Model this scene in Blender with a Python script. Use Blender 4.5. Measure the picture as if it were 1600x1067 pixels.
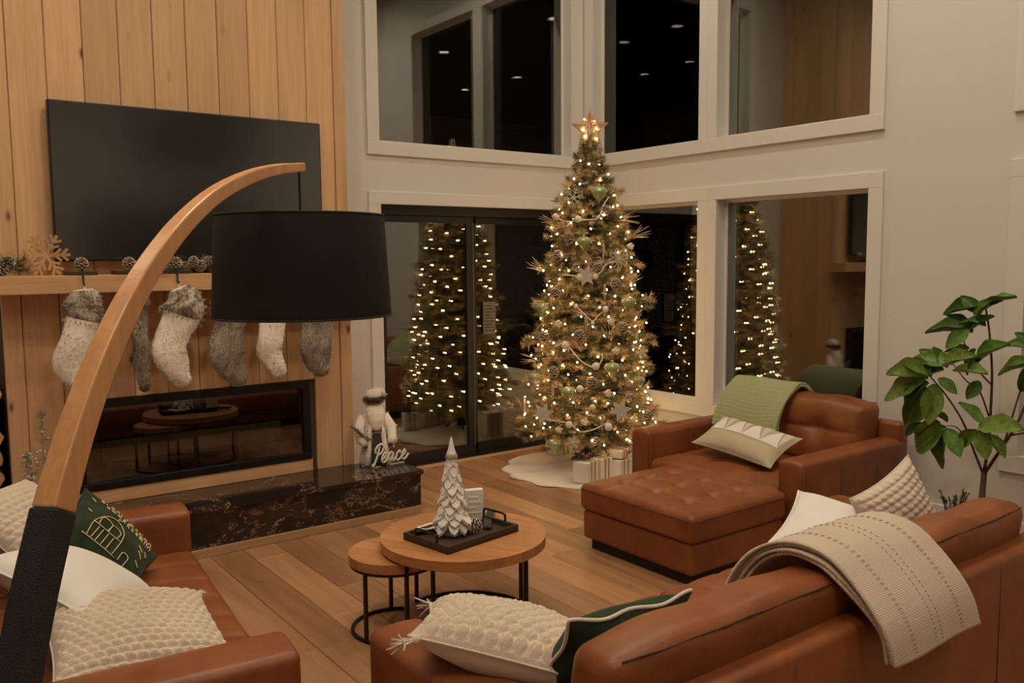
import bpy, bmesh, math, random
import numpy as np
from mathutils import Vector, Matrix

random.seed(7)
RNG = np.random.default_rng(11)
PI = math.pi
scene = bpy.context.scene
COL = scene.collection
for o in list(bpy.data.objects):
    bpy.data.objects.remove(o)

# ---------------------------------------------------------------- camera
def cam_basis(yaw, pitch, roll):
    cy, sy, cp, sp = math.cos(yaw), math.sin(yaw), math.cos(pitch), math.sin(pitch)
    f = np.array([sy * cp, cy * cp, -sp]); r = np.array([cy, -sy, 0.0]); d = np.cross(f, r)
    cr, sr = math.cos(roll), math.sin(roll)
    return np.array([cr * r + sr * d, -sr * r + cr * d, f])
CR = cam_basis(math.radians(36.6), math.radians(5.45), math.radians(0.48))
CP = np.array([-5.2, -5.9, 1.65])
FPX = 1355.0
cam = bpy.data.cameras.new('camera')
camo = bpy.data.objects.new('camera', cam)
COL.objects.link(camo)
m = Matrix.Identity(4)
for i in range(3):
    m[i][0] = CR[0][i]; m[i][1] = -CR[1][i]; m[i][2] = -CR[2][i]; m[i][3] = CP[i]
camo.matrix_world = m
cam.sensor_width = 36.0
cam.lens = FPX / 1600.0 * 36.0
cam.clip_start = 0.05
scene.camera = camo

# measured from the photograph: where a sight line meets a plane of the room
def on(px, py, axis, val):
    d = np.array([(px - 800) / FPX, (py - 533.5) / FPX, 1.0]) @ CR
    return CP + d * (val - CP[axis]) / d[axis]

# ---------------------------------------------------------------- world, exposure
world = bpy.data.worlds.new('night'); scene.world = world
world.use_nodes = True
world.node_tree.nodes['Background'].inputs[0].default_value = (0.0032, 0.0024, 0.0016, 1)
world.node_tree.nodes['Background'].inputs[1].default_value = 1.0
scene.view_settings.view_transform = 'Standard'
scene.view_settings.look = 'None'
scene.view_settings.gamma = 1.0
scene.view_settings.use_curve_mapping = False
scene.view_settings.exposure = 0.0
LAMP_W = 9.0                       # watts of each ceiling downlight
LAMP_C = (1.0, 0.81, 0.58)

# ---------------------------------------------------------------- materials
MATS = {}
def nmat(name):
    mt = bpy.data.materials.new(name); mt.use_nodes = True
    MATS[name] = mt
    nt = mt.node_tree
    return mt, nt, nt.nodes['Principled BSDF']
def node(nt, typ, **kw):
    n = nt.nodes.new(typ)
    for k, v in kw.items():
        if k in n.inputs: n.inputs[k].default_value = v
        else: setattr(n, k, v)
    return n
def ramp(nt, fac, stops):
    r = nt.nodes.new('ShaderNodeValToRGB')
    e = r.color_ramp.elements
    while len(e) < len(stops): e.new(0.5)
    for el, (p, c) in zip(e, stops):
        el.position = p; el.color = (*c, 1)
    nt.links.new(fac, r.inputs[0])
    return r.outputs[0]
def coords(nt, scale=(1, 1, 1), rand=0.0, kind='Object'):
    tc = nt.nodes.new('ShaderNodeTexCoord')
    mp = nt.nodes.new('ShaderNodeMapping')
    mp.inputs['Scale'].default_value = scale
    nt.links.new(tc.outputs[kind], mp.inputs['Vector'])
    if rand:
        oi = nt.nodes.new('ShaderNodeObjectInfo')
        mu = nt.nodes.new('ShaderNodeMath'); mu.operation = 'MULTIPLY'; mu.inputs[1].default_value = rand
        nt.links.new(oi.outputs['Random'], mu.inputs[0])
        nt.links.new(mu.outputs[0], mp.inputs['Location'])
    return mp.outputs[0]
def bump(nt, bs, h, strength, dist=0.01):
    b = nt.nodes.new('ShaderNodeBump')
    b.inputs['Strength'].default_value = strength; b.inputs['Distance'].default_value = dist
    nt.links.new(h, b.inputs['Height']); nt.links.new(b.outputs[0], bs.inputs['Normal'])
def plain(name, col, rough=0.5, metal=0.0, var=0.0, vscale=6.0, bmp=0.0, bscale=60.0, spec=0.5, sheen=0.0, coat=0.0, emis=None, es=0.0):
    mt, nt, bs = nmat(name)
    bs.inputs['Roughness'].default_value = rough
    bs.inputs['Metallic'].default_value = metal
    bs.inputs['Specular IOR Level'].default_value = spec
    bs.inputs['Sheen Weight'].default_value = sheen
    bs.inputs['Coat Weight'].default_value = coat
    bs.inputs['Base Color'].default_value = (*col, 1)
    if emis:
        bs.inputs['Emission Color'].default_value = (*emis, 1); bs.inputs['Emission Strength'].default_value = es
    if var:
        n = node(nt, 'ShaderNodeTexNoise', Scale=vscale, Detail=4.0)
        nt.links.new(coords(nt), n.inputs['Vector'])
        lo = tuple(c * (1 - var) for c in col); hi = tuple(min(1, c * (1 + var)) for c in col)
        nt.links.new(ramp(nt, n.outputs[0], [(0.3, lo), (0.7, hi)]), bs.inputs['Base Color'])
    if bmp:
        n = node(nt, 'ShaderNodeTexNoise', Scale=bscale, Detail=3.0)
        nt.links.new(coords(nt), n.inputs['Vector'])
        bump(nt, bs, n.outputs[0], bmp)
    return mt
def wood(name, lo, hi, axis='z', rough=0.5, knots=0.0, rv=0.18, grain=1.0, knotcol=(0.11, 0.045, 0.016)):
    mt, nt, bs = nmat(name)
    s = {'x': (0.7, 9, 9), 'y': (9, 0.7, 9), 'z': (9, 9, 0.7)}[axis]
    v = coords(nt, tuple(c * grain for c in s), rand=37.0)
    n = node(nt, 'ShaderNodeTexNoise', Scale=1.6, Detail=5.0, Roughness=0.6, Distortion=0.6)
    nt.links.new(v, n.inputs['Vector'])
    c = ramp(nt, n.outputs[0], [(0.28, lo), (0.72, hi)])
    s2 = {'x': (2, 60, 60), 'y': (60, 2, 60), 'z': (60, 60, 2)}[axis]
    v2 = coords(nt, s2, rand=19.0)
    n2 = node(nt, 'ShaderNodeTexNoise', Scale=1.5, Detail=2.0)
    nt.links.new(v2, n2.inputs['Vector'])
    mx = nt.nodes.new('ShaderNodeMix'); mx.data_type = 'RGBA'; mx.blend_type = 'MULTIPLY'
    mx.inputs[0].default_value = 0.22
    nt.links.new(c, mx.inputs[6]); nt.links.new(ramp(nt, n2.outputs[0], [(0.35, (0.62, 0.55, 0.5)), (0.62, (1, 1, 1))]), mx.inputs[7])
    out = mx.outputs[2]
    if knots:
        s3 = {'x': (1.9, 6, 6), 'y': (6, 1.9, 6), 'z': (6.2, 6.2, 2.6)}[axis]
        v3 = coords(nt, s3, rand=53.0)
        vo = node(nt, 'ShaderNodeTexVoronoi', Scale=1.0, Randomness=1.0)
        nt.links.new(v3, vo.inputs['Vector'])
        k = ramp(nt, vo.outputs['Distance'], [(0.0, (1, 1, 1)), (knots * 0.55, (0.9, 0.9, 0.9)), (knots, (0.25, 0.25, 0.25)), (knots * 1.7, (0, 0, 0))])
        mk = nt.nodes.new('ShaderNodeMix'); mk.data_type = 'RGBA'
        nt.links.new(k, mk.inputs[0]); nt.links.new(out, mk.inputs[6]); mk.inputs[7].default_value = (*knotcol, 1)
        out = mk.outputs[2]
    oi = nt.nodes.new('ShaderNodeObjectInfo')
    mr = node(nt, 'ShaderNodeMapRange'); mr.inputs[3].default_value = 1 - rv; mr.inputs[4].default_value = 1 + rv
    nt.links.new(oi.outputs['Random'], mr.inputs[0])
    hs = nt.nodes.new('ShaderNodeHueSaturation')
    nt.links.new(mr.outputs[0], hs.inputs['Value']); nt.links.new(out, hs.inputs['Color'])
    nt.links.new(hs.outputs[0], bs.inputs['Base Color'])
    bs.inputs['Roughness'].default_value = rough
    bump(nt, bs, n2.outputs[0], 0.08, 0.004)
    return mt
def leather(name, lo, hi, rough=0.42):
    mt, nt, bs = nmat(name)
    n = node(nt, 'ShaderNodeTexNoise', Scale=4.5, Detail=6.0, Roughness=0.6, Distortion=0.4)
    nt.links.new(coords(nt, rand=11.0), n.inputs['Vector'])
    nt.links.new(ramp(nt, n.outputs[0], [(0.3, lo), (0.7, hi)]), bs.inputs['Base Color'])
    v = node(nt, 'ShaderNodeTexVoronoi', Scale=170.0)
    nt.links.new(coords(nt), v.inputs['Vector'])
    n2 = node(nt, 'ShaderNodeTexNoise', Scale=22.0, Detail=3.0)
    nt.links.new(coords(nt), n2.inputs['Vector'])
    ad = nt.nodes.new('ShaderNodeMath'); ad.operation = 'MULTIPLY_ADD'; ad.inputs[1].default_value = 0.15
    nt.links.new(v.outputs[0], ad.inputs[0]); nt.links.new(n2.outputs[0], ad.inputs[2])
    bump(nt, bs, ad.outputs[0], 0.25, 0.006)
    bs.inputs['Roughness'].default_value = rough
    bs.inputs['Specular IOR Level'].default_value = 0.45
    return mt
def marble(name):
    mt, nt, bs = nmat(name)
    co = coords(nt, (1.0, 1.0, 1.6))
    n0 = node(nt, 'ShaderNodeTexNoise', Scale=2.2, Detail=5.0, Roughness=0.6)
    nt.links.new(co, n0.inputs['Vector'])
    mixv = nt.nodes.new('ShaderNodeMix'); mixv.data_type = 'VECTOR'; mixv.inputs[0].default_value = 0.55
    nt.links.new(co, mixv.inputs[4]); nt.links.new(n0.outputs['Color'], mixv.inputs[5])
    v = node(nt, 'ShaderNodeTexNoise', Scale=2.6, Detail=7.0, Roughness=0.55, Distortion=2.2)
    nt.links.new(mixv.outputs[1], v.inputs['Vector'])
    c = ramp(nt, v.outputs[0], [(0.30, (0.012, 0.009, 0.008)), (0.485, (0.026, 0.016, 0.012)), (0.505, (0.30, 0.21, 0.15)), (0.52, (0.04, 0.022, 0.014)), (0.62, (0.035, 0.02, 0.012)), (0.70, (0.20, 0.10, 0.05)), (0.8, (0.03, 0.02, 0.015))])
    nt.links.new(c, bs.inputs['Base Color'])
    bs.inputs['Roughness'].default_value = 0.12
    return mt
def pane_mat(name, refl, tint=(1, 1, 1), rough=0.0):
    mt = bpy.data.materials.new(name); mt.use_nodes = True; MATS[name] = mt
    nt = mt.node_tree; nt.nodes.clear()
    out = nt.nodes.new('ShaderNodeOutputMaterial')
    tr = nt.nodes.new('ShaderNodeBsdfTransparent'); tr.inputs[0].default_value = (*tint, 1)
    gl = nt.nodes.new('ShaderNodeBsdfGlossy'); gl.inputs['Roughness'].default_value = rough
    lw = nt.nodes.new('ShaderNodeFresnel'); lw.inputs['IOR'].default_value = 1.5
    ma = node(nt, 'ShaderNodeMath'); ma.operation = 'ADD'; ma.inputs[1].default_value = refl; ma.use_clamp = True
    nt.links.new(lw.outputs[0], ma.inputs[0])
    mx = nt.nodes.new('ShaderNodeMixShader')
    nt.links.new(ma.outputs[0], mx.inputs[0]); nt.links.new(tr.outputs[0], mx.inputs[1]); nt.links.new(gl.outputs[0], mx.inputs[2])
    nt.links.new(mx.outputs[0], out.inputs[0])
    return mt
def woven(name, col, s1, s2, strength=0.5):
    mt, nt, bs = nmat(name)
    bs.inputs['Roughness'].default_value = 0.95; bs.inputs['Sheen Weight'].default_value = 0.25
    hs = []
    for d, sc in (('X', s1), ('DIAGONAL', s2)):
        w = node(nt, 'ShaderNodeTexWave', Scale=sc, Distortion=1.5, Detail=2.0); w.bands_direction = d
        w.inputs['Detail Scale'].default_value = 0.6
        nt.links.new(coords(nt, (1, 1, 1) if d == 'X' else (0.0, 1.4, 1.4)), w.inputs['Vector']); hs.append(w.outputs['Fac'])
    a = nt.nodes.new('ShaderNodeMath'); a.operation = 'MULTIPLY'
    nt.links.new(hs[0], a.inputs[0]); nt.links.new(hs[1], a.inputs[1])
    lo = tuple(c * 0.80 for c in col)
    nt.links.new(ramp(nt, a.outputs[0], [(0.0, lo), (0.6, col)]), bs.inputs['Base Color'])
    bump(nt, bs, a.outputs[0], strength, 0.004)
    return mt
def spotted(name, stops, scale=8.0, rough=0.9, stretch=(1, 1, 1), detail=6.0, bmp=0.6, sheen=0.4):
    mt, nt, bs = nmat(name)
    n = node(nt, 'ShaderNodeTexNoise', Scale=scale, Detail=detail, Roughness=0.65, Distortion=0.5)
    nt.links.new(coords(nt, stretch, rand=9.0), n.inputs['Vector'])
    nt.links.new(ramp(nt, n.outputs[0], stops), bs.inputs['Base Color'])
    n2 = node(nt, 'ShaderNodeTexNoise', Scale=150.0, Detail=2.0)
    nt.links.new(coords(nt, stretch), n2.inputs['Vector'])
    bump(nt, bs, n2.outputs[0], bmp, 0.01)
    bs.inputs['Roughness'].default_value = rough; bs.inputs['Sheen Weight'].default_value = sheen
    return mt

plain('wall_paint', (0.70, 0.68, 0.645), 0.65, bmp=0.03, bscale=90)
plain('trim_paint', (0.75, 0.73, 0.69), 0.4)
wood('pine', (0.64, 0.38, 0.20), (0.77, 0.485, 0.27), 'z', 0.5, knots=0.085, rv=0.10)
wood('pine_x', (0.64, 0.36, 0.18), (0.80, 0.47, 0.25), 'x', 0.5, knots=0.07, rv=0.06)
wood('oak_floor', (0.32, 0.155, 0.070), (0.49, 0.265, 0.138), 'y', 0.36, rv=0.27, knots=0.03)
wood('oak_strip', (0.44, 0.26, 0.14), (0.58, 0.36, 0.2), 'x', 0.45)
wood('table_wood', (0.42, 0.18, 0.065), (0.60, 0.28, 0.115), 'x', 0.38, rv=0.10)
wood('lamp_wood', (0.56, 0.27, 0.11), (0.72, 0.38, 0.17), 'z', 0.35, rv=0.02)
wood('dark_wood', (0.030, 0.018, 0.011), (0.065, 0.040, 0.024), 'x', 0.5)
wood('ceiling_wood', (0.05, 0.03, 0.018), (0.09, 0.055, 0.03), 'y', 0.6)
wood('cut_wood', (0.5, 0.28, 0.13), (0.68, 0.42, 0.22), 'x', 0.6)
plain('joint_dark', (0.10, 0.055, 0.03), 0.8)
plain('bark', (0.10, 0.055, 0.03), 0.95, bmp=0.8, bscale=30)
leather('leather', (0.185, 0.054, 0.016), (0.30, 0.095, 0.030))
plain('leather_seam', (0.075, 0.026, 0.012), 0.6)
plain('black_plinth', (0.012, 0.009, 0.008), 0.6)
marble('marble')
plain('black_metal', (0.014, 0.012, 0.011), 0.42, metal=0.3)
plain('black_frame', (0.012, 0.011, 0.010), 0.38)
plain('tv_screen', (0.006, 0.006, 0.005), 0.16, spec=1.0, coat=0.6)
MATS['tv_screen'].node_tree.nodes['Principled BSDF'].inputs['Coat Roughness'].default_value = 0.16
MATS['tv_screen'].node_tree.nodes['Principled BSDF'].inputs['IOR'].default_value = 1.9
plain('soot', (0.020, 0.015, 0.012), 0.8)
pane_mat('window_pane', 0.085, (0.93, 0.94, 0.92))
pane_mat('fire_pane', 0.06, (0.75, 0.75, 0.75), 0.01)
plain('shade_fabric', (0.020, 0.018, 0.016), 0.9, bmp=0.3, bscale=400)
plain('shade_lining', (0.55, 0.5, 0.42), 0.8)
plain('pole_wrap', (0.014, 0.013, 0.012), 0.85, bmp=0.5, bscale=350)
plain('cream_knit', (0.72, 0.60, 0.49), 0.95, var=0.06, vscale=30, bmp=0.5, bscale=320, sheen=0.3)
plain('cream_cloth', (0.72, 0.63, 0.53), 0.95, bmp=0.4, bscale=420, sheen=0.3)
plain('white_cloth', (0.80, 0.77, 0.72), 0.95, bmp=0.3, bscale=300, sheen=0.3)
woven('throw_cloth', (0.68, 0.56, 0.45), 62.0, 55.0, 0.35)
plain('stitch_line', (0.38, 0.30, 0.22), 0.95)  # stitch lines a tone browner than the throw cloth
plain('green_velvet', (0.014, 0.030, 0.012), 0.8, var=0.5, vscale=14, sheen=0.12, spec=0.2)
plain('gold_thread', (0.72, 0.58, 0.30), 0.55)
woven('sage_knit', (0.40, 0.42, 0.21), 24.0, 20.0, 0.6)
plain('oat_cloth', (0.55, 0.47, 0.33), 0.95, bmp=0.5, bscale=350)
plain('leaf_green', (0.11, 0.22, 0.03), 0.42, var=0.35, vscale=9, spec=0.5)
plain('leaf_dark', (0.06, 0.14, 0.022), 0.45, var=0.3, vscale=9, spec=0.5)
plain('leaf_light', (0.16, 0.25, 0.045), 0.45, var=0.3, vscale=9, spec=0.5)
plain('leaf_rib', (0.20, 0.28, 0.07), 0.5)
plain('twig_brown', (0.11, 0.055, 0.03), 0.8, var=0.3, vscale=20)
plain('pot_clay', (0.35, 0.32, 0.29), 0.7)
plain('soil', (0.05, 0.035, 0.025), 0.95)
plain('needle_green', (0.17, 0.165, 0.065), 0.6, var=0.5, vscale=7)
plain('needle_gold_lit', (0.62, 0.45, 0.25), 0.5, var=0.35, vscale=12)  # golden tips, with the bulbs' warm light also put into the colour
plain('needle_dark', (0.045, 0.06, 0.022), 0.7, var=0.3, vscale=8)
plain('frost', (0.78, 0.74, 0.68), 0.7)
plain('cone_brown', (0.16, 0.085, 0.045), 0.75)
plain('glass_green', (0.38, 0.46, 0.22), 0.18, metal=0.25, var=0.2, vscale=30, spec=0.8)
plain('gold_metal', (0.70, 0.45, 0.20), 0.3, metal=0.9)
plain('champagne', (0.72, 0.58, 0.40), 0.25, metal=0.6)
plain('white_felt', (0.88, 0.80, 0.70), 0.95, bmp=0.6, bscale=200, sheen=0.4)
plain('glitter_white', (0.86, 0.78, 0.66), 0.35, var=0.18, vscale=90, bmp=1.0, bscale=400)
plain('rattan', (0.62, 0.42, 0.25), 0.6)
plain('notice_paper', (0.17, 0.15, 0.12), 0.7)
plain('paper_white', (0.82, 0.78, 0.70), 0.7)
plain('ribbon_tan', (0.48, 0.31, 0.18), 0.6)
plain('berry_plum', (0.13, 0.035, 0.045), 0.5)
plain('resin_white', (0.82, 0.78, 0.72), 0.5, bmp=0.4, bscale=130)
plain('fur_white', (0.92, 0.84, 0.74), 1.0, bmp=0.25, bscale=60, sheen=0.5)
spotted('fur_mix', [(0.30, (0.06, 0.04, 0.03)), (0.45, (0.20, 0.14, 0.10)), (0.56, (0.62, 0.53, 0.44)), (0.75, (0.74, 0.66, 0.57))], 14.0)
spotted('fur_grey', [(0.30, (0.10, 0.075, 0.055)), (0.45, (0.27, 0.215, 0.165)), (0.6, (0.38, 0.31, 0.245)), (0.8, (0.48, 0.41, 0.33))], 9.0, stretch=(1, 1, 0.5))
plain('fur_dark', (0.085, 0.06, 0.045), 1.0, bmp=1.0, bscale=160)
plain('ember_log', (0.20, 0.13, 0.075), 0.85, var=0.5, vscale=9, bmp=0.8, bscale=25)
plain('ember_tan', (0.50, 0.35, 0.16), 0.8, var=0.3, vscale=4)
plain('skin', (0.55, 0.28, 0.19), 0.6)
plain('silver_tinsel', (0.62, 0.55, 0.48), 0.3, metal=0.7)
plain('bulb_glow', (1.0, 0.7, 0.35), 0.4, emis=(1.0, 0.62, 0.27), es=70.0)
plain('lamp_lens', (1.0, 0.95, 0.9), 0.4, emis=(1.0, 0.84, 0.62), es=185.0)
plain('wire_green', (0.03, 0.04, 0.02), 0.6)
plain('plastic_black', (0.012, 0.012, 0.013), 0.3)
plain('button_grey', (0.12, 0.12, 0.12), 0.5)

# ---------------------------------------------------------------- mesh helpers
class MB:
    def __init__(s): s.v = []; s.f = []
    def add(s, vs, fs):
        b = len(s.v); s.v += [tuple(map(float, p)) for p in vs]; s.f += [tuple(i + b for i in f) for f in fs]; return s
    def box(s, x0, x1, y0, y1, z0, z1):
        vs = [(x, y, z) for z in (z0, z1) for y in (y0, y1) for x in (x0, x1)]
        return s.add(vs, [(0, 2, 3, 1), (4, 5, 7, 6), (0, 1, 5, 4), (2, 6, 7, 3), (0, 4, 6, 2), (1, 3, 7, 5)])
    def tube(s, pts, r, n=8, closed=False, flat=None, up=None):
        pts = [Vector(p) for p in pts]; k = len(pts)
        rs = r if hasattr(r, '__len__') else [r] * k
        vs = []; prev = None
        for i, p in enumerate(pts):
            if closed: t = pts[(i + 1) % k] - pts[i - 1]
            else: t = pts[min(i + 1, k - 1)] - pts[max(i - 1, 0)]
            if t.length < 1e-9: t = Vector((0, 0, 1))
            t.normalize()
            if prev is None:
                a = Vector(up) if up is not None else (Vector((0, 0, 1)) if abs(t.z) < 0.9 else Vector((1, 0, 0)))
                u = (a - t * a.dot(t)).normalized()
            else:
                u = prev - t * prev.dot(t)
                u = u.normalized() if u.length > 1e-6 else prev
            prev = u; w = t.cross(u)
            fx = flat if flat else 1.0
            for j in range(n):
                an = 2 * PI * j / n
                vs.append(p + u * (math.cos(an) * rs[i]) + w * (math.sin(an) * rs[i] * fx))
        fs = []
        for i in range(k if closed else k - 1):
            a, b = i * n, ((i + 1) % k) * n
            for j in range(n):
                j2 = (j + 1) % n
                fs.append((a + j, a + j2, b + j2, b + j))
        if not closed:
            fs.append(tuple(range(n - 1, -1, -1))); fs.append(tuple((k - 1) * n + j for j in range(n)))
        return s.add(vs, fs)
    def lathe(s, prof, n=24, c=(0, 0, 0), cap=True):
        vs = []
        for r, z in prof:
            for j in range(n):
                a = 2 * PI * j / n
                vs.append((c[0] + r * math.cos(a), c[1] + r * math.sin(a), c[2] + z))
        fs = []
        for i in range(len(prof) - 1):
            for j in range(n):
                j2 = (j + 1) % n
                fs.append((i * n + j, i * n + j2, (i + 1) * n + j2, (i + 1) * n + j))
        if cap:
            fs.append(tuple(range(n - 1, -1, -1))); fs.append(tuple((len(prof) - 1) * n + j for j in range(n)))
        return s.add(vs, fs)
    def prism(s, poly, z0, z1, plane='xy'):
        n = len(poly)
        def P(a, b, c):
            return {'xy': (a, b, c), 'xz': (a, c, b), 'yz': (c, a, b)}[plane]
        vs = [P(a, b, z0) for a, b in poly] + [P(a, b, z1) for a, b in poly]
        fs = [tuple(range(n - 1, -1, -1)), tuple(range(n, 2 * n))] + [(i, (i + 1) % n, n + (i + 1) % n, n + i) for i in range(n)]
        return s.add(vs, fs)
    def loft(s, rings, cap=True):
        n = len(rings[0]); vs = [p for r in rings for p in r]; fs = []
        for i in range(len(rings) - 1):
            for j in range(n):
                j2 = (j + 1) % n
                fs.append((i * n + j, i * n + j2, (i + 1) * n + j2, (i + 1) * n + j))
        if cap:
            fs.append(tuple(range(n - 1, -1, -1))); fs.append(tuple((len(rings) - 1) * n + j for j in range(n)))
        return s.add(vs, fs)
    def sphere(s, c, r, nu=10, nv=7, sc=(1, 1, 1)):
        prof = [(max(1e-4, r * math.sin(PI * i / nv)), -r * math.cos(PI * i / nv)) for i in range(nv + 1)]
        vs = []
        for q, z in prof:
            for j in range(nu):
                a = 2 * PI * j / nu
                vs.append((c[0] + sc[0] * q * math.cos(a), c[1] + sc[1] * q * math.sin(a), c[2] + sc[2] * z))
        fs = []
        for i in range(nv):
            for j in range(nu):
                j2 = (j + 1) % nu
                fs.append((i * nu + j, i * nu + j2, (i + 1) * nu + j2, (i + 1) * nu + j))
        return s.add(vs, fs)
    def grid(s, fn, nu, nv, closed_u=False):
        vs = [fn(i / nu, j / nv) for j in range(nv + 1) for i in range(nu + 1)]
        w = nu + 1
        return s.add(vs, [(j * w + i, j * w + i + 1, (j + 1) * w + i + 1, (j + 1) * w + i) for j in range(nv) for i in range(nu)])
    def mesh(s, name):
        me = bpy.data.meshes.new(name); me.from_pydata(s.v, [], s.f); me.update(); return me
    def build(s, name, mat, parent=None, smooth=False, loc=(0, 0, 0), bevel=0.0, fix=False):
        me = s.mesh(name)
        if fix:
            bm = bmesh.new(); bm.from_mesh(me); bmesh.ops.recalc_face_normals(bm, faces=bm.faces); bm.to_mesh(me); bm.free()
        return link(name, me, mat, parent, smooth, loc, bevel)
def link(name, me, mat, parent=None, smooth=False, loc=(0, 0, 0), bevel=0.0):
    if mat and not me.materials: me.materials.append(MATS[mat])
    if smooth: me.polygons.foreach_set('use_smooth', [True] * len(me.polygons))
    o = bpy.data.objects.new(name, me); COL.objects.link(o)
    o.location = loc
    if parent: o.parent = parent
    if bevel:
        b = o.modifiers.new('bevel', 'BEVEL'); b.width = bevel; b.segments = 2; b.limit_method = 'ANGLE'
    return o
def rbox(hx, hy, hz, r, nm=(10, 10, 4), k=3, deform=None, mb=None, off=(0, 0, 0)):
    """box with rounded edges, half sizes hx hy hz; deform(x,y,z)->xyz shapes it"""
    def axis(h, n):
        rr = min(r, h * 0.98)
        a = [-h + rr * i / k for i in range(k)]
        mid = [(-h + rr) + (2 * (h - rr)) * i / n for i in range(n + 1)]
        return a + mid + [-t for t in reversed(a)]
    ax, ay, az = axis(hx, nm[0]), axis(hy, nm[1]), axis(hz, nm[2])
    H = (hx, hy, hz)
    idx = {}; vs = []; fs = []
    def vid(i, j, l):
        key = (i, j, l)
        if key in idx: return idx[key]
        q = (ax[i], ay[j], az[l])
        inn = [max(-(H[t] - min(r, H[t] * .98)), min(H[t] - min(r, H[t] * .98), q[t])) for t in range(3)]
        d = [q[t] - inn[t] for t in range(3)]
        L = math.sqrt(sum(c * c for c in d))
        if L > 1e-9: p = [inn[t] + d[t] / L * min(r, H[t] * .98) for t in range(3)]
        else: p = list(q)
        if deform: p = deform(*p)
        idx[key] = len(vs); vs.append((p[0] + off[0], p[1] + off[1], p[2] + off[2])); return idx[key]
    nx, ny, nz = len(ax) - 1, len(ay) - 1, len(az) - 1
    for i in range(nx):
        for j in range(ny):
            fs.append((vid(i, j, 0), vid(i, j + 1, 0), vid(i + 1, j + 1, 0), vid(i + 1, j, 0)))
            fs.append((vid(i, j, nz), vid(i + 1, j, nz), vid(i + 1, j + 1, nz), vid(i, j + 1, nz)))
    for i in range(nx):
        for l in range(nz):
            fs.append((vid(i, 0, l), vid(i + 1, 0, l), vid(i + 1, 0, l + 1), vid(i, 0, l + 1)))
            fs.append((vid(i, ny, l), vid(i, ny, l + 1), vid(i + 1, ny, l + 1), vid(i + 1, ny, l)))
    for j in range(ny):
        for l in range(nz):
            fs.append((vid(0, j, l), vid(0, j, l + 1), vid(0, j + 1, l + 1), vid(0, j + 1, l)))
            fs.append((vid(nx, j, l), vid(nx, j + 1, l), vid(nx, j + 1, l + 1), vid(nx, j, l + 1)))
    mb = mb or MB()
    return mb.add(vs, fs)
def thing(name, label=None, cat=None, loc=(0, 0, 0), rotz=0.0, group=None, kind=None):
    o = bpy.data.objects.new(name, None); COL.objects.link(o)
    o.location = loc; o.rotation_euler = (0, 0, rotz); o.empty_display_size = 0.05
    return tag(o, label, cat, group, kind)
def tag(o, label=None, cat=None, group=None, kind=None):
    if label: o['label'] = label
    if cat: o['category'] = cat
    if group: o['group'] = group
    if kind: o['kind'] = kind
    return o
def copy_tree(o, parent=None):
    c = o.copy(); COL.objects.link(c)
    if parent: c.parent = parent
    for ch in list(o.children): copy_tree(ch, c)
    return c
def crom(pts, n=8, closed=False):
    P = [np.array(p, float) for p in pts]; out = []
    k = len(P); segs = k if closed else k - 1
    for i in range(segs):
        p1, p2 = P[i], P[(i + 1) % k]
        p0 = P[i - 1] if (closed or i > 0) else 2 * p1 - p2
        p3 = P[(i + 2) % k] if (closed or i + 2 < k) else 2 * p2 - p1
        for t in np.arange(n) / n:
            out.append(0.5 * (2 * p1 + (p2 - p0) * t + (2 * p0 - 5 * p1 + 4 * p2 - p3) * t * t + (3 * p1 - p0 - 3 * p2 + p3) * t ** 3))
    if not closed: out.append(P[-1])
    return out
def aim(o, x, y, z):
    """orient an object by its three world axes"""
    m = Matrix.Identity(3)
    for i, a in enumerate((x, y, z)):
        for j in range(3): m[j][i] = a[j]
    o.rotation_euler = m.to_euler()
# ================================================================ the room
H_CEIL = 4.8
XL, YB = -8.5, -10.5          # far walls behind the camera
# floor of long boards running away from the right-hand wall's foot
fl = MB().box(XL - .1, 0.3, YB - .1, 0.3, -0.08, -0.008).build('floor', 'joint_dark')
tag(fl, kind='structure')
bw = 0.19
random.seed(3)
shared = {}
def board(x0, x1, y0, y1, full=True):
    L = round(y1 - y0, 2)
    key = (round(x1 - x0, 3), L)
    if key not in shared:
        w, l = (x1 - x0) / 2 - .0012, (y1 - y0) / 2 - .0012
        mb = MB(); c = 0.002
        vs = [(-w, -l, -.02), (w, -l, -.02), (w, l, -.02), (-w, l, -.02), (-w, -l, -c), (w, -l, -c), (w, l, -c), (-w, l, -c),
              (-w + c, -l + c, 0), (w - c, -l + c, 0), (w - c, l - c, 0), (-w + c, l - c, 0)]
        fs = [(3, 2, 1, 0), (8, 9, 10, 11)]
        for a in range(4):
            b = (a + 1) % 4
            fs += [(a, b, 4 + b, 4 + a), (4 + a, 4 + b, 8 + b, 8 + a)]
        me = mb.add(vs, fs).mesh('plank'); me.materials.append(MATS['oak_floor']); shared[key] = me
    o = bpy.data.objects.new('plank', shared[key]); COL.objects.link(o)
    o.location = ((x0 + x1) / 2, (y0 + y1) / 2, 0); o.parent = fl
nb = 0
i = 0
x = 0.05
while x - bw > -5.6:
    y = 0.05 - random.choice([0, .4, .8, 1.2]) * 0
    first = True
    while y > -6.3:
        L = random.choice([0.95, 1.25, 1.55, 1.85]) if not first else random.choice([0.45, 0.75, 1.05, 1.35])
        first = False
        board(x - bw, x, y - L, y); y -= L; nb += 1
    x -= bw; i += 1
# beyond the seating the boards are out of view of the lens: one plain run of flooring
fb = MB()
fb.box(XL, x, YB, 0.0, -0.02, 0.0); fb.box(x, 0.0, YB, -7.9, -0.02, 0.0)
tag(fb.build('flooring_run', 'oak_floor', fl), kind='stuff')

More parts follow.
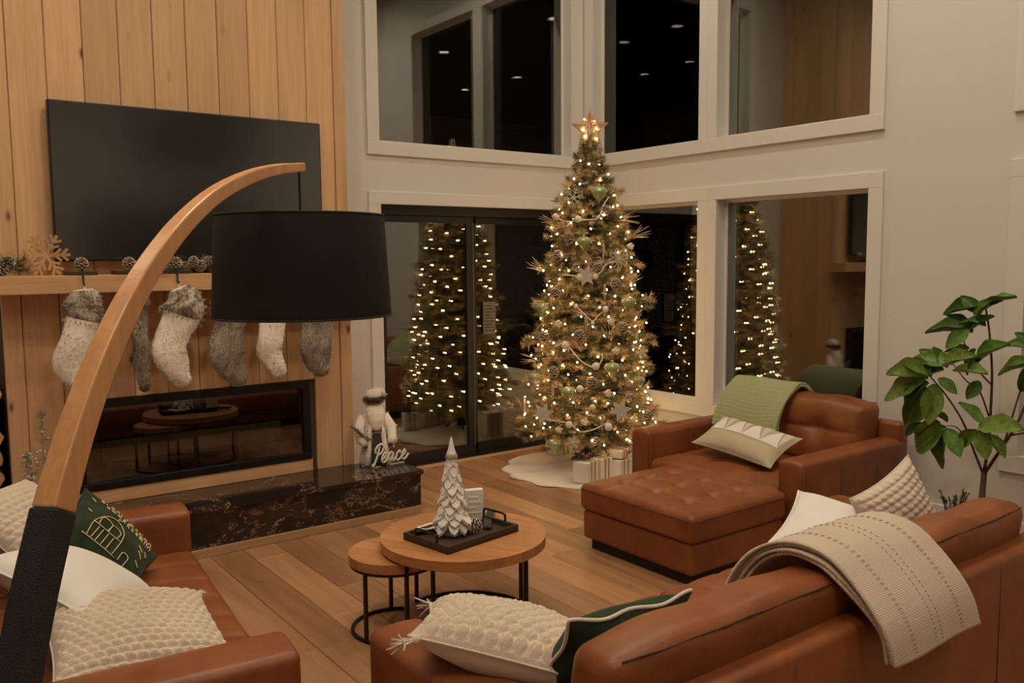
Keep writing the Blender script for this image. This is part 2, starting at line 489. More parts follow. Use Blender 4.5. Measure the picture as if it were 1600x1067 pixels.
# walls with openings, built of solid blocks
TW = 0.22
def wall_blocks(mb, axis, u0, u1, z0, z1, opens):
    us = sorted({u0, u1, *[a for o in opens for a in o[:2]]})
    for a, b in zip(us[:-1], us[1:]):
        cuts = sorted([(o[2], o[3]) for o in opens if o[0] <= a + 1e-6 and o[1] >= b - 1e-6])
        z = z0
        for c0, c1 in cuts + [(z1, z1)]:
            if c0 > z + 1e-6:
                if axis == 'x': mb.box(a, b, 0, TW, z, c0)
                else: mb.box(0, TW, a, b, z, c0)
            z = c1
A_OPEN = [(-2.05, -0.165, 2.535, 4.16), (-2.05, -0.12, 0.0, 2.07)]
B_OPEN = [(-1.335, -0.133, 2.54, 4.20), (-2.75, -1.51, 2.54, 4.20), (-1.335, -0.12, 0.51, 2.08), (-2.758, -1.518, 0.51, 2.08),
          (-4.95, -3.72, 2.54, 4.20), (-4.95, -3.72, 0.51, 2.08)]
mb = MB(); wall_blocks(mb, 'x', XL - TW, TW, 0, H_CEIL, A_OPEN)
tag(mb.build('wall_back', 'wall_paint'), kind='structure')
mb = MB(); wall_blocks(mb, 'y', YB - TW, 0.0, 0, H_CEIL, B_OPEN)
tag(mb.build('wall_right', 'wall_paint'), kind='structure')
tag(MB().box(XL - TW, XL, YB - TW, 0, 0, H_CEIL).build('wall_left', 'wall_paint'), kind='structure')
tag(MB().box(XL - TW, TW, YB - TW, YB, 0, H_CEIL).build('wall_front', 'wall_paint'), kind='structure')
tag(MB().box(XL - TW, TW, YB - TW, TW, H_CEIL, H_CEIL + .1).build('ceiling', 'ceiling_wood'), kind='structure')

CW, CT = 0.10, 0.02         # casing width and thickness
def casing(par, name, x0, x1, y0, y1, z0, z1):
    MB().box(x0, x1, y0, y1, z0, z1).build(name, 'trim_paint', par, bevel=0.003)
def panes(par, axis, u0, u1, z0, z1, d0=0.095):
    fr = 0.022
    for (a, b, c, d) in [(u0, u1, z0, z0 + fr), (u0, u1, z1 - fr, z1), (u0, u0 + fr, z0 + fr, z1 - fr), (u1 - fr, u1, z0 + fr, z1 - fr)]:
        mb = MB()
        if axis == 'x': mb.box(a, b, d0 - .005, d0 + .045, c, d)
        else: mb.box(d0 - .005, d0 + .045, a, b, c, d)
        mb.build('sash_bar', 'trim_paint', par)
    for k, dd in enumerate((d0 + .004, d0 + .022)):
        mb = MB()
        t = 0.003
        tilt = 0.0025 * k
        if axis == 'x': mb.box(u0 + fr, u1 - fr, dd, dd + t, z0 + fr, z1 - fr)
        else: mb.box(dd, dd + t, u0 + fr, u1 - fr, z0 + fr, z1 - fr)
        mb.build('pane', 'window_pane', par)
# window above the glass door
w = thing('window_1', kind='structure')
panes(w, 'x', -2.05, -0.165, 2.535, 4.16)
casing(w, 'casing', -2.05 - CW, -0.03, -CT, 0, 2.535 - CW, 2.535)
casing(w, 'casing', -2.05 - CW, -2.05, -CT, 0, 2.535, 4.16)
casing(w, 'casing', -0.165, -0.03, -CT, 0, 2.535, 4.16)
casing(w, 'casing', -2.05 - CW, -0.03, -CT, 0, 4.16, 4.26)
# upper windows of the right-hand wall
for n, (y0, y1) in enumerate([(-1.335, -0.133), (-2.75, -1.51), (-4.95, -3.72)]):
    w = thing('window_%d' % (n + 2), kind='structure')
    panes(w, 'y', y0, y1, 2.54, 4.20)
    l = {0: (-0.133, -0.02), 1: (-1.51, -1.42), 2: (-3.72, -3.62)}[n]
    r = {0: (-1.42, -1.335), 1: (-2.85, -2.75), 2: (-5.05, -4.95)}[n]
    casing(w, 'casing', -CT, 0, l[0], l[1], 2.54, 4.20)
    casing(w, 'casing', -CT, 0, r[0], r[1], 2.54, 4.20)
    casing(w, 'casing', -CT - .004, 0, r[0], l[1], 2.44, 2.54)
    casing(w, 'casing', -CT, 0, r[0], l[1], 4.20, 4.30)
for n, (y0, y1) in enumerate([(-1.335, -0.12), (-2.758, -1.518), (-4.95, -3.72)]):
    w = thing('window_%d' % (n + 5), kind='structure')
    panes(w, 'y', y0, y1, 0.51, 2.08)
    l = {0: (-0.12, -0.02), 1: (-1.518, -1.425), 2: (-3.72, -3.62)}[n]
    r = {0: (-1.425, -1.335), 1: (-2.858, -2.758), 2: (-5.05, -4.95)}[n]
    casing(w, 'casing', -CT, 0, l[0], l[1], 0.51, 2.08)
    casing(w, 'casing', -CT, 0, r[0], r[1], 0.51, 2.08)
    casing(w, 'casing', -CT, 0, r[0], l[1], 2.08, 2.18)
    casing(w, 'casing', -CT, 0, r[0], l[1], 0.41, 0.51)
# sliding glass door
d = thing('door_1', kind='structure')
casing(d, 'casing', -2.15, -2.05, -CT, 0, 0, 2.07)
casing(d, 'casing', -2.15, -0.03, -CT, 0, 2.07, 2.165)
casing(d, 'casing', -0.12, -0.03, -CT, 0, 0, 2.07)
MB().box(-2.05, -0.12, 0.03, 0.15, 1.995, 2.07).build('frame_head', 'black_frame', d)
MB().box(-2.05, -2.025, 0.03, 0.15, 0.02, 1.995).build('frame_jamb', 'black_frame', d)
MB().box(-0.145, -0.12, 0.03, 0.15, 0.02, 1.995).build('frame_jamb', 'black_frame', d)
MB().box(-2.05, -0.12, 0.0, 0.16, 0.0, 0.02).build('frame_track', 'black_frame', d)
for (x0, x1, yy) in [(-2.02, -1.17, 0.045), (-1.21, -0.15, 0.09)]:
    p = bpy.data.objects.new('door_panel', None); COL.objects.link(p); p.parent = d
    s = 0.07
    MB().box(x0, x0 + s * (0.4 if yy < .06 else 1.3), yy, yy + .04, .02, 1.99).build('stile', 'black_frame', p)
    MB().box(x1 - s, x1, yy, yy + .04, .02, 1.99).build('stile', 'black_frame', p)
    MB().box(x0 + .02, x1 - s, yy, yy + .04, .02, .105).build('rail', 'black_frame', p)
    MB().box(x0 + .02, x1 - s, yy, yy + .04, 1.94, 1.99).build('rail', 'black_frame', p)
    for k in (0.012, 0.027):
        MB().box(x0 + .02, x1 - s, yy + k, yy + k + .003, .10, 1.945).build('pane', 'window_pane', p)
MB().box(-1.182, -1.176, 0.040, 0.047, 0.1, 1.95).build('edge_strip', 'button_grey', d)
st = MB().box(-1.055, -0.93, 0.085, 0.0865, 1.02, 1.29).build('notice', 'notice_paper')
tag(st, 'pale printed notice stuck on the glass door pane beside the tree', 'notice')
for k in range(9):
    MB().box(-1.045, -0.94 - (k % 3) * .015, 0.084, 0.085, 1.045 + k * .026, 1.052 + k * .026).build('print_line', 'black_frame', st)
tag(MB().box(-2.36, -0.02, -0.075, -0.0, 0, 0.012).build('trim_1', 'oak_strip', bevel=.004), kind='structure')
tag(MB().box(-0.018, 0.0, -5.0, -0.0, 0, 0.13).build('baseboard_right', 'trim_paint', bevel=.004), kind='structure')

# deck railing of wire mesh outside the glass door
rl = thing('deck_railing', 'wire mesh deck railing outside the glass door in the dark', 'railing', (-2.0, 1.25, 0.0))
MB().box(-1.6, 2.4, -.04, .04, .98, 1.02).build('top_rail', 'black_metal', rl)
for px_ in (-1.4, 0.0, 1.4): MB().box(px_ - .03, px_ + .03, -.03, .03, 0, .98).build('post', 'black_metal', rl)
mb = MB()
for k in range(28): mb.box(-1.4 + k * .1, -1.4 + k * .1 + .006, -.004, .004, .08, .95)
for k in range(9): mb.box(-1.4, 1.4, -.004, .004, .1 + k * .1, .106 + k * .1)
tag(mb.build('wire_mesh', 'button_grey', rl), kind='stuff')
tag(MB().box(-6, 3, .25, 3.0, -.12, -.05).build('deck', 'dark_wood'), kind='structure')

# ---------------------------------------------------------------- chimney breast clad in pine boards
YC = -0.65
ch = MB()
ch.box(-4.64, -4.34, YC + .02, 0, 0, H_CEIL); ch.box(-2.93, -2.632, YC + .02, 0, 0, H_CEIL)
ch.box(-4.34, -2.93, YC + .02, 0, 0.885, H_CEIL); ch.box(-4.34, -2.93, YC + .02, 0, 0, 0.365)
ch = ch.build('wall_chimney', 'joint_dark'); tag(ch, kind='structure')
seams = [-4.546 + .1831 * k for k in range(11)]
def vplank(x0, x1, z0, z1, name='plank', t=0.02, y=YC):
    w, l = (x1 - x0) / 2 - .0015, (z1 - z0) / 2
    c = .005
    vs = []
    for zz in (-l, l):
        vs += [(-w, t, zz), (w, t, zz), (w, c, zz), (w - c, 0, zz), (-w + c, 0, zz), (-w, c, zz)]
    n = 6
    fs = [tuple(range(n)), tuple(range(2 * n - 1, n - 1, -1))] + [(i, n + i, n + (i + 1) % n, (i + 1) % n) for i in range(n)]
    MB().add(vs, fs).build(name, 'pine', ch, loc=((x0 + x1) / 2, y, (z0 + z1) / 2), fix=True)
for a, b in zip(seams[:-1], seams[1:]):
    if a > -4.36 and b < -2.90 or (b > -4.335 and a < -2.94):
        vplank(a, b, 0.885, 1.49); 
        vplank(a, b, 1.49, H_CEIL)
    else:
        vplank(a, b, 0.285, 1.49); vplank(a, b, 1.49, H_CEIL)
vplank(seams[-1], -2.632, 0.285, H_CEIL, 'corner_board', .026, YC - .006)
vplank(-4.64, seams[0], 0.285, H_CEIL, 'corner_board', .026, YC - .006)
MB().box(-4.34, -2.93, YC - .004, YC + .03, .285, .366).build('sill_board', 'pine_x', ch, bevel=.003)
for a, b in [(-.63, -.47), (-.47, -.31), (-.31, -.15), (-.15, -.005)]:
    MB().box(-2.634, -2.622, a + .0015, b - .0015, .285, H_CEIL).build('side_plank', 'pine', ch, bevel=.002)
# raised marble hearth with a wooden foot strip
he = thing('hearth', 'raised black marble hearth with pale brown veins below the fireplace', 'hearth', (-3.5, -0.7, 0))
MB().box(-1.14, 1.13, -.375, .046, .0, .255).build('riser', 'marble', he)
MB().box(-1.16, 1.145, -.39, .040, .255, .285).build('slab', 'marble', he, bevel=.004)
MB().box(-1.14, 1.13, -.392, -.376, 0, .05).build('foot_strip', 'oak_strip', he, bevel=.003)
# mantel beam
ma = MB().box(-4.76, -2.52, YC - .22, YC, 1.487, 1.582).build('mantel', 'pine_x', bevel=.004)
tag(ma, 'long pine mantel shelf under the television', 'mantel')

# ---------------------------------------------------------------- linear fireplace
fp = thing('fireplace', 'wide black glass-fronted fireplace set into the pine wall', 'fireplace', (-3.635, YC, 0.365))
W2, FH = 0.695, 0.518
mb = MB()
mb.box(-W2, W2, -.012, .03, FH - .05, FH); mb.box(-W2, W2, -.012, .03, 0, .045); mb.box(-W2, -W2 + .05, -.012, .03, .045, FH - .05); mb.box(W2 - .05, W2, -.012, .03, .045, FH - .05)
mb.build('frame', 'black_metal', fp, bevel=.003)
mb = MB()
mb.box(-W2 + .05, W2 - .05, .28, .30, .045, FH - .05); mb.box(-W2 + .05, W2 - .05, .03, .30, .03, .045); mb.box(-W2 + .05, W2 - .05, .03, .30, FH - .05, FH - .035)
mb.box(-W2 + .035, -W2 + .05, .03, .30, .045, FH - .05); mb.box(W2 - .05, W2 - .035, .03, .30, .045, FH - .05)
mb.build('firebox', 'soot', fp)
MB().box(-W2 + .05, W2 - .05, .006, .010, .045, FH - .05).build('glass', 'fire_pane', fp)
MB().box(-W2 + .055, W2 - .10, .255, .278, .10, .225).build('back_tile', 'ember_tan', fp)
random.seed(5)
for k in range(9):
    x0 = -.6 + k * .135 + random.uniform(-.03, .03); L = random.uniform(.22, .36); a = random.uniform(-.25, .35)
    pts = [(x0 + (t - .5) * L, .12 + .05 * (k % 3) + random.uniform(-.012, .012), .07 + .03 * (k % 2) + (t - .5) * L * a + random.uniform(-.006, .006)) for t in np.linspace(0, 1, 7)]
    MB().tube(pts, [.022 + random.uniform(-.005, .006) for _ in pts], 9).build('log', 'ember_log', fp, smooth=True)
for k in range(5):
    MB().box(-.56 + k * .26, -.55 + k * .26, .04, .05, .045, .22).build('grate_bar', 'black_metal', fp)

# television
tv = thing('television', 'large flat black television mounted above the mantel', 'television', (-3.615, YC, 1.655))
rbox(.766, .025, .425, .006, (2, 1, 2), 2, off=(0, -.055, .425)).build('bezel', 'black_frame', tv)
MB().box(-.758, .758, -.0815, -.0802, .012, .842).build('screen', 'tv_screen', tv)
MB().box(-.25, .25, -.03, 0, .25, .6).build('wall_mount', 'black_metal', tv)

# ---------------------------------------------------------------- recessed ceiling lamps (they light the room)
spots = [(-3.75, -3.39), (-3.73, -2.34), (-5.51, -3.72), (-5.59, -4.81), (-3.8, -7.67), (-3.93, -6.24),
         (-0.95, -1.0), (-0.95, -3.3), (-1.9, -5.4), (-2.1, -3.0), (-5.6, -1.6), (-6.9, -7.0), (-1.8, -8.2)]
LAMP_AT = ['above the coffee tables', 'above the hearth front', 'above the near end of the loveseat', 'above the arc lamp foot', 'far behind the camera, right of the fan', 'behind the camera, right of the sofa back',
           'above the Christmas tree', 'above the armchair', 'above the right end of the sofa', 'above the ottoman', 'above the firewood', 'near the loft, behind the camera', 'in the far corner behind the camera']
for k, (sx_, sy_) in enumerate(spots):
    t = thing('recessed_lamp', 'round recessed ceiling lamp ' + LAMP_AT[k], 'lamp', (sx_, sy_, H_CEIL), group='recessed ceiling lamps')
    MB().lathe([(.075, -.001), (.095, -.001), (.095, -.009), (.075, -.009), (.075, -.001)], 24, cap=False).build('trim_ring', 'trim_paint', t)
    MB().lathe([(.074, -.004), (.074, -.002)], 24).build('lens', 'lamp_lens', t)
    ld = bpy.data.lights.new('lamp_light', 'AREA'); ld.shape = 'DISK'; ld.size = 0.15; ld.energy = LAMP_W; ld.color = LAMP_C
    ld.spread = math.radians(150)
    lo = bpy.data.objects.new('lamp_light', ld); COL.objects.link(lo); lo.parent = t; lo.location = (0, 0, -.012)

# ceiling fan far behind the camera, only seen in the window reflections
fn = thing('ceiling_fan', 'dark ceiling fan with long blades reflected in the upper window', 'fan', (-5.6, -7.6, H_CEIL))
MB().lathe([(.06, 0), (.06, -.05), (.02, -.06), (.02, -.55)], 16).build('down_rod', 'black_metal', fn)
MB().lathe([(.02, -.55), (.11, -.57), (.13, -.62), (.11, -.70), (.03, -.72)], 20).build('motor', 'black_metal', fn, smooth=True)
for k in range(8):
    b = MB().box(.1, .95, -.06, .06, -.648, -.636).build('blade', 'dark_wood', fn); b.rotation_euler = (0.0, 0, k * PI / 4 + .2)
# loft with railing behind the camera
lf = thing('loft', 'loft edge with dark railing reflected in the upper right windows', 'loft', (-7.6, -6.0, 0))
MB().box(-.9, 0, -4.4, 2.0, 2.8, 3.02).build('loft_floor', 'dark_wood', lf)
MB().box(-.04, .03, -4.4, 2.0, 3.90, 3.96).build('handrail', 'dark_wood', lf)
for k in range(5): MB().box(-.06, .06, -4.3 + k * 1.55, -4.18 + k * 1.55, 3.02, 4.06).build('newel', 'dark_wood', lf)
for k in range(44): MB().box(-.008, .008, -4.25 + k * .14, -4.234 + k * .14, 3.02, 3.90).build('baluster', 'black_metal', lf)
# dark window and dresser on the wall behind the camera (they show in the television)
wb = thing('window_8', kind='structure')
MB().box(-1.65, 0.15, YB, YB + .012, 3.2, 4.05).build('dark_glass', 'black_frame', wb)
for (a, b, c, e) in [(-1.75, .25, 3.1, 3.2), (-1.75, .25, 4.05, 4.15), (-1.75, -1.65, 3.2, 4.05), (.15, .25, 3.2, 4.05)]:
    MB().box(a, b, YB, YB + .03, c, e).build('casing', 'trim_paint', wb)
cb = thing('tall_cabinet', 'dark wooden cabinet along the wall behind the camera, reflected in the television', 'cabinet', (-1.2, YB + .03, 0))
MB().box(-1.3, 1.15, 0.0, .5, 0, 2.55).build('body', 'dark_wood', cb)
for k in range(4): MB().box(-1.28 + k * .61, -.70 + k * .61, .5, .52, .08, 2.5).build('door', 'dark_wood', cb)
# ================================================================ leather seating
def gauss(d, s): return math.exp(-(d * d) / (2 * s * s))
def groove(d, s): return math.exp(-abs(d) / s)
def seam_tube(pts, par, r=.0035, name='seam', mat='leather_seam'):
    return MB().tube(pts, r, 6).build(name, mat, par, smooth=True)
def sofa(name, label, cat, loc, rotz, W, D, armw=0.19, armh=0.53, seath=0.38, nseat=2, backh=0.65, cush_top=0.80, cells=(4, 3), style='channel', base_z=0.07, nback=2, over=0.0, group=None, bspan=None, bthick=.105, by=.205):
    """local frame: x across, +y is the front, origin on the floor at the middle of the back"""
    t = thing(name, label, cat, loc, rotz, group)
    hw = W / 2
    MB().box(-hw + .06, hw - .06, .08, D - .07, 0, base_z + .02).build('plinth', 'black_plinth', t)
    # base under the seat
    rbox(hw - armw + .01, (D - .12) / 2, (seath - .15 - base_z) / 2, .02, (4, 4, 2), 2, off=(0, .06 + (D - .12) / 2, base_z + (seath - .15 - base_z) / 2)).build('base', 'leather', t, smooth=True)
    # arms
    for s in (-1, 1):
        hx, hy, hz = armw / 2, D / 2 - .008, (armh - base_z) / 2
        def df(x, y, z, hz=hz, hx=hx):
            if z > 0: z += .012 * max(0, 1 - (x / hx) ** 2) * (z / hz)
            return (x, y, z)
        a = rbox(hx, hy, hz, .028, (4, 12, 6), 3, df, off=(s * (hw - hx), hy + .016, base_z + hz)).build('arm', 'leather', t, smooth=True)
        xo, xi = s * (hw - .012), s * (hw - armw + .012)
        zt = armh - .010
        for xx in (xo, xi):
            seam_tube([(xx, .02, zt), (xx, D - .03, zt), (xx, D - .008, zt - .03), (xx, D - .006, base_z + .03)], a)
        for yy in (D * .33, D * .66):
            seam_tube([(s * (hw + .0005), yy, base_z + .02), (s * (hw + .0005), yy, armh - .03)], a, .0018)
    # back frame
    bf = rbox(hw - .004, .05, (backh - base_z) / 2, .024, (8, 2, 5), 3, off=(0, .05, base_z + (backh - base_z) / 2)).build('back_frame', 'leather', t, smooth=True)
    seam_tube([(-hw + .03, .012, backh - .012), (hw - .03, .012, backh - .012)], bf)
    for xx in (-W / 4 * .9, W / 4 * .9):
        seam_tube([(xx, -.0005, base_z + .02), (xx, -.0005, backh - .03)], bf, .0018)
    # seat cushions
    iw = (W - 2 * armw); cw = iw / nseat
    for k in range(nseat):
        cx = -iw / 2 + cw * (k + .5)
        y0, y1 = .26, D - .005
        hx, hy, hz = cw / 2 - .003, (y1 - y0) / 2, .085
        nx_, ny_ = cells
        def df(x, y, z, hx=hx, hy=hy, hz=hz):
            u, v = x / hx, y / hy
            if z > 0:
                zz = z / hz
                z += .022 * (1 - u ** 4) * (1 - v ** 4) * zz
                if style == 'channel':
                    for i in range(1, nx_): z -= .017 * groove(x - (-hx + 2 * hx * i / nx_), .016) * zz * (1 if v < .96 else .5)
                    for j in range(1, ny_): z -= .013 * groove(y - (-hy + 2 * hy * j / ny_), .014) * zz
                elif style == 'tuft':
                    for i in range(1, nx_):
                        for j in range(1, ny_):
                            dx, dy = x - (-hx + 2 * hx * i / nx_), y - (-hy + 2 * hy * j / ny_)
                            z -= .030 * gauss(math.hypot(dx, dy), .035) * zz
                    for i in range(1, nx_): z -= .007 * groove(x - (-hx + 2 * hx * i / nx_), .014) * zz
                    for j in range(1, ny_): z -= .007 * groove(y - (-hy + 2 * hy * j / ny_), .014) * zz
            y += .012 * (1 - (z / hz) ** 2 if abs(z) < hz else 0) * (1 if v > .9 else 0)
            return (x, y, z)
        c = rbox(hx, hy, hz, .035, (int(70 * cw), 44, 4), 4, df, off=(cx, (y0 + y1) / 2, seath - .02 - hz)).build('seat_cushion', 'leather', t, smooth=True)
        seam_tube([(cx - hx + .03, y1 - .006, seath - .055), (cx + hx - .03, y1 - .006, seath - .055)], c, .003)
    # back cushions, leaning a little
    b0, b1 = bspan if bspan else (-(iw + over) / 2, (iw + over) / 2)
    bw_ = (b1 - b0) / nback
    for k in range(nback):
        cx = b0 + bw_ * (k + .5)
        hx, hy, hz = bw_ / 2 - .002, bthick, (cush_top - (seath - .03)) / 2
        def df(x, y, z, hx=hx, hy=hy, hz=hz, first=(k == 0), last=(k == nback - 1)):
            u, w = x / hx, z / hz
            e = 1.0
            if (u < 0 and not first) or (u > 0 and not last): e = 1.0
            puff = (1 - abs(u) ** 5) * (1 - w ** 4)
            if y > 0:
                y += .035 * puff
                if style == 'tuft':
                    for i in (-.45, .45):
                        y -= .035 * gauss(math.hypot((u - i) * hx, (w - .12) * hz * 1.0), .05)
                    y -= .018 * groove(z - .12 * hz, .02) * puff
                    y -= .010 * groove(u * hx, .02) * puff
            else: y -= .018 * puff
            z += .015 * (1 - u ** 4) * (1 if w > 0 else 0) * abs(w)
            z += .006 * math.sin(x * 17 + k) * max(0, w)
            return (x, y, z)
        c = rbox(hx, hy, hz, .05, (int(44 * bw_), 6, 26), 4, df)
        lean = 0.16
        vs = []
        for (x, y, z) in c.v:
            yy = y - (z) * math.sin(lean); zz = z * math.cos(lean)
            vs.append((x + cx, yy + by, zz + seath - .03 + hz * .99))
        c.v = vs
        c = c.build('back_cushion', 'leather', t, smooth=True)
        topb = (-(hz - .02) * math.sin(lean) - bthick + by + .010, (hz - .022) * math.cos(lean) + seath - .03 + hz * .99 + .012)
        n = 24
        pts = [(cx - hx + .035 + (2 * hx - .07) * i / n, topb[0] - .012 * (1 - (2 * i / n - 1) ** 4), topb[1] + .0012 * math.sin(i * 1.3)) for i in range(n + 1)]
        seam_tube(pts, c, .0032)
    return t

sofa('sofa', 'long brown leather sofa seen from behind with a cream throw over its back', 'sofa', (-2.81, -4.63, 0), 0.0, 2.48, 1.03, nseat=2, cells=(6, 3), cush_top=.765, bspan=(-1.125, .905), bthick=.08, by=.178)
sofa('loveseat', 'brown leather loveseat at the left under the arc lamp', 'sofa', (-5.31, -2.575, 0), -PI / 2 - math.radians(6.0), 1.86, 1.15, armw=.20, nseat=1, cells=(7, 2), nback=1)
sofa('armchair', 'wide brown leather armchair with a green blanket over its back', 'armchair', (-0.14, -2.50, 0), PI / 2, 1.31, 1.08, armw=.165, nseat=1, cells=(3, 3), style='tuft', nback=1, backh=.64, cush_top=.755, over=.06)

# ottoman in front of the armchair
ot = thing('ottoman', 'square brown leather ottoman with a button-tufted top before the armchair', 'ottoman', (-1.63, -2.66, 0))
MB().box(-.33, .33, -.37, .37, 0, .09).build('plinth', 'black_plinth', ot)
rbox(.37, .41, .085, .025, (6, 6, 3), 3, off=(0, 0, .145)).build('base', 'leather', ot, smooth=True)
def otd(x, y, z):
    hx, hy, hz = .385, .425, .075
    u, v = x / hx, y / hy
    if z > 0:
        zz = z / hz
        z += .020 * (1 - u ** 4) * (1 - v ** 4) * zz
        for i in (-.5, 0, .5):
            for j in (-.55, 0, .55):
                z -= .032 * gauss(math.hypot(x - i * hx, y - j * hy), .028) * zz
        for i in (-.5, 0, .5): z -= .006 * groove(x - i * hx, .012) * zz
        for j in (-.55, 0, .55): z -= .006 * groove(y - j * hy, .012) * zz
    return (x, y, z)
c = rbox(.385, .425, .075, .035, (60, 60, 4), 4, otd, off=(0, 0, .300)).build('cushion', 'leather', ot, smooth=True)
for i in (-.5, 0, .5):
    for j in (-.55, 0, .55):
        MB().sphere((i * .385, j * .425, .3625), .010, 10, 6, (1, 1, .45)).build('button', 'leather', c, smooth=True)
for (a, b) in [((-.365, -.424), (.365, -.424)), ((-.384, -.40), (-.384, .40))]:
    seam_tube([(*a, .345), (*b, .345)], c, .0028)

# ================================================================ nesting coffee tables
def disc_strips(par, r, z0, z1, ang, n, mat='table_wood'):
    """round top glued up from parallel strips"""
    w = 2 * r / n
    for k in range(n):
        a, b = -r + k * w, -r + (k + 1) * w
        a2, b2 = a + .0006, b - .0006
        pts = []
        m_ = 14
        for i in range(m_ + 1):
            yv = a2 + (b2 - a2) * i / m_; q = math.sqrt(max(1e-6, r * r - yv * yv)); pts.append((q, yv))
        for i in range(m_, -1, -1):
            yv = a2 + (b2 - a2) * i / m_; q = math.sqrt(max(1e-6, r * r - yv * yv)); pts.append((-q, yv))
        o = MB().prism(pts, z0, z1).build('top_strip', mat, par)
        o.rotation_euler = (0, 0, ang)
def coffee_table(name, label, loc, r, h, rr, legs, arcs):
    t = thing(name, label, 'coffee table', loc, group='nesting coffee tables')
    disc_strips(t, r, h - .042, h, math.radians(-62), 9 if r > .3 else 5)
    mb = MB(); n = 48
    mb.tube([(rr * math.cos(2 * PI * i / n), rr * math.sin(2 * PI * i / n), h - .050) for i in range(n)], .008, 8, closed=True).build('top_ring', 'black_metal', t, smooth=True)
    for a in legs:
        x, y = rr * math.cos(a), rr * math.sin(a)
        MB().box(x - .0075, x + .0075, y - .0075, y + .0075, .0, h - .046).build('leg', 'black_metal', t)
    for (a0, a1) in arcs:
        n = 28
        MB().tube([(rr * math.cos(a0 + (a1 - a0) * i / n), rr * math.sin(a0 + (a1 - a0) * i / n), .0085) for i in range(n + 1)], .0085, 8).build('foot_arc', 'black_metal', t, smooth=True)
    return t
dg = math.radians
coffee_table('coffee_table', 'larger round wooden coffee table with black wire legs carrying the tray', (-3.10, -2.69, 0), .373, .413, .335, [dg(100), dg(2), dg(190), dg(-70)], [(dg(2), dg(100))])
coffee_table('coffee_table', 'smaller round wooden coffee table tucked under the larger one', (-3.377, -2.553, 0), .205, .360, .195, [dg(200), dg(68), dg(-62)], [(dg(50), dg(215))])
# ================================================================ pillows and throws
def V(*a): return np.array(a, float)
def unit(v): return v / np.linalg.norm(v)
def frame_from(nrm, up, roll=0.0):
    n = unit(V(*nrm)); u = V(*up); v = unit(u - n * u.dot(n)); x = np.cross(v, n)
    c, s = math.cos(roll), math.sin(roll)
    return x * c + v * s, -x * s + v * c, n
def pillow_fn(w, h, t, pinch=0.09, relief=None, sag=None):
    """surface of one face of a stuffed pillow; s is +1 front or -1 back"""
    def fn(u, v, s):
        a, b = 2 * u - 1, 2 * v - 1
        x = a * w / 2 * (1 - pinch * (1 - b * b) * abs(a) ** 2)
        y = b * h / 2 * (1 - pinch * (1 - a * a) * abs(b) ** 2)
        p = (max(0, 1 - abs(a) ** 2.6) * max(0, 1 - abs(b) ** 2.6)) ** 0.55
        z = s * t / 2 * p
        z += s * .006 * math.sin(5 * a + 2.2 * b) * math.sin(4 * b - 1.4 * a) * p
        if relief and s > 0: z += relief(a * w / 2, b * h / 2) * min(1, p * 3)
        if sag: z += sag(a, b)
        return (x, y, z)
    return fn
def pillow(name, label, center, nrm, up, w, h, t, mat, back=None, roll=0.0, relief=None, n=40, sag=None, group=None, piping=None, wave=0.0):
    th = thing(name, label, 'pillow', tuple(center), group=group)
    ax = frame_from(nrm, up, roll); aim(th, *ax)
    fn = pillow_fn(w, h, t, relief=relief, sag=sag)
    nn = n
    MB().grid(lambda u, v: fn(u, v, 1), nn, nn).build('front', mat, th, smooth=True)
    m2 = MB().grid(lambda u, v: fn(1 - u, v, -1), 26, 26).build('back', back or mat, th, smooth=True)
    edge = [fn(i / 40, 0, 0) for i in range(40)] + [fn(1, i / 40, 0) for i in range(40)] + [fn(1 - i / 40, 1, 0) for i in range(40)] + [fn(0, 1 - i / 40, 0) for i in range(40)]
    if piping:
        e2 = [(x, y, z + wave * math.sin(i * .33)) for i, (x, y, z) in enumerate(edge)]
        MB().tube(e2, .0055, 7, closed=True).build('piping', piping, th, smooth=True)
    else:
        MB().tube(edge, .0035, 6, closed=True).build('edge_seam', back or mat, th, smooth=True)
    return th, fn
def bobbles(row=.034, colw=.040, amp=.015):
    def f(x, y):
        r = math.floor(y / row); fy = y / row - r
        sx = x / colw + (.5 if int(r) % 2 else 0)
        fx = sx - math.floor(sx)
        d = ((fx - .5) * 2.1) ** 2 + ((fy - .5) * 2.1) ** 2
        return amp * math.sqrt(max(0.0, 1 - d / 1.05)) + .002 * math.sin(x * 420) * math.sin(y * 420)
    return f
def ropeknit(row=.030, colw=.034, amp=.012):
    def f(x, y):
        r = math.floor(y / row); fy = y / row - r
        sx = x / colw + (.5 if int(r) % 2 else 0) + fy * .45
        fx = sx - math.floor(sx)
        return amp * (math.sin(PI * fy) ** .6) * (0.35 + .65 * math.sin(PI * fx) ** .7)
    return f
def tassel(par, p, d, L=.07, n=12, seed=1):
    rnd = random.Random(seed)
    mb = MB()
    p = V(*p); d = unit(V(*d))
    mb.sphere(tuple(p + d * .008), .013, 10, 7)
    for k in range(n):
        j = V(rnd.uniform(-1, 1), rnd.uniform(-1, 1), rnd.uniform(-1, 1)) * .45
        e = unit(d + j)
        mb.tube([p, p + (d * .35 + e * .3) * L, p + e * L * rnd.uniform(.7, 1.15)], [.0035, .0032, .0022], 5)
    mb.build('tassel', 'cream_knit', par, smooth=True)
def strokes(par, fn, w, h, lines, r=.003, mat='gold_thread', off=.004):
    for L in lines:
        pts = []
        for (x, y) in crom(L, 5):
            p = fn(x / w + .5, y / h + .5, 1); pts.append((p[0], p[1], p[2] + off))
        MB().tube(pts, r, 5).build('embroidery', mat, par, smooth=True)

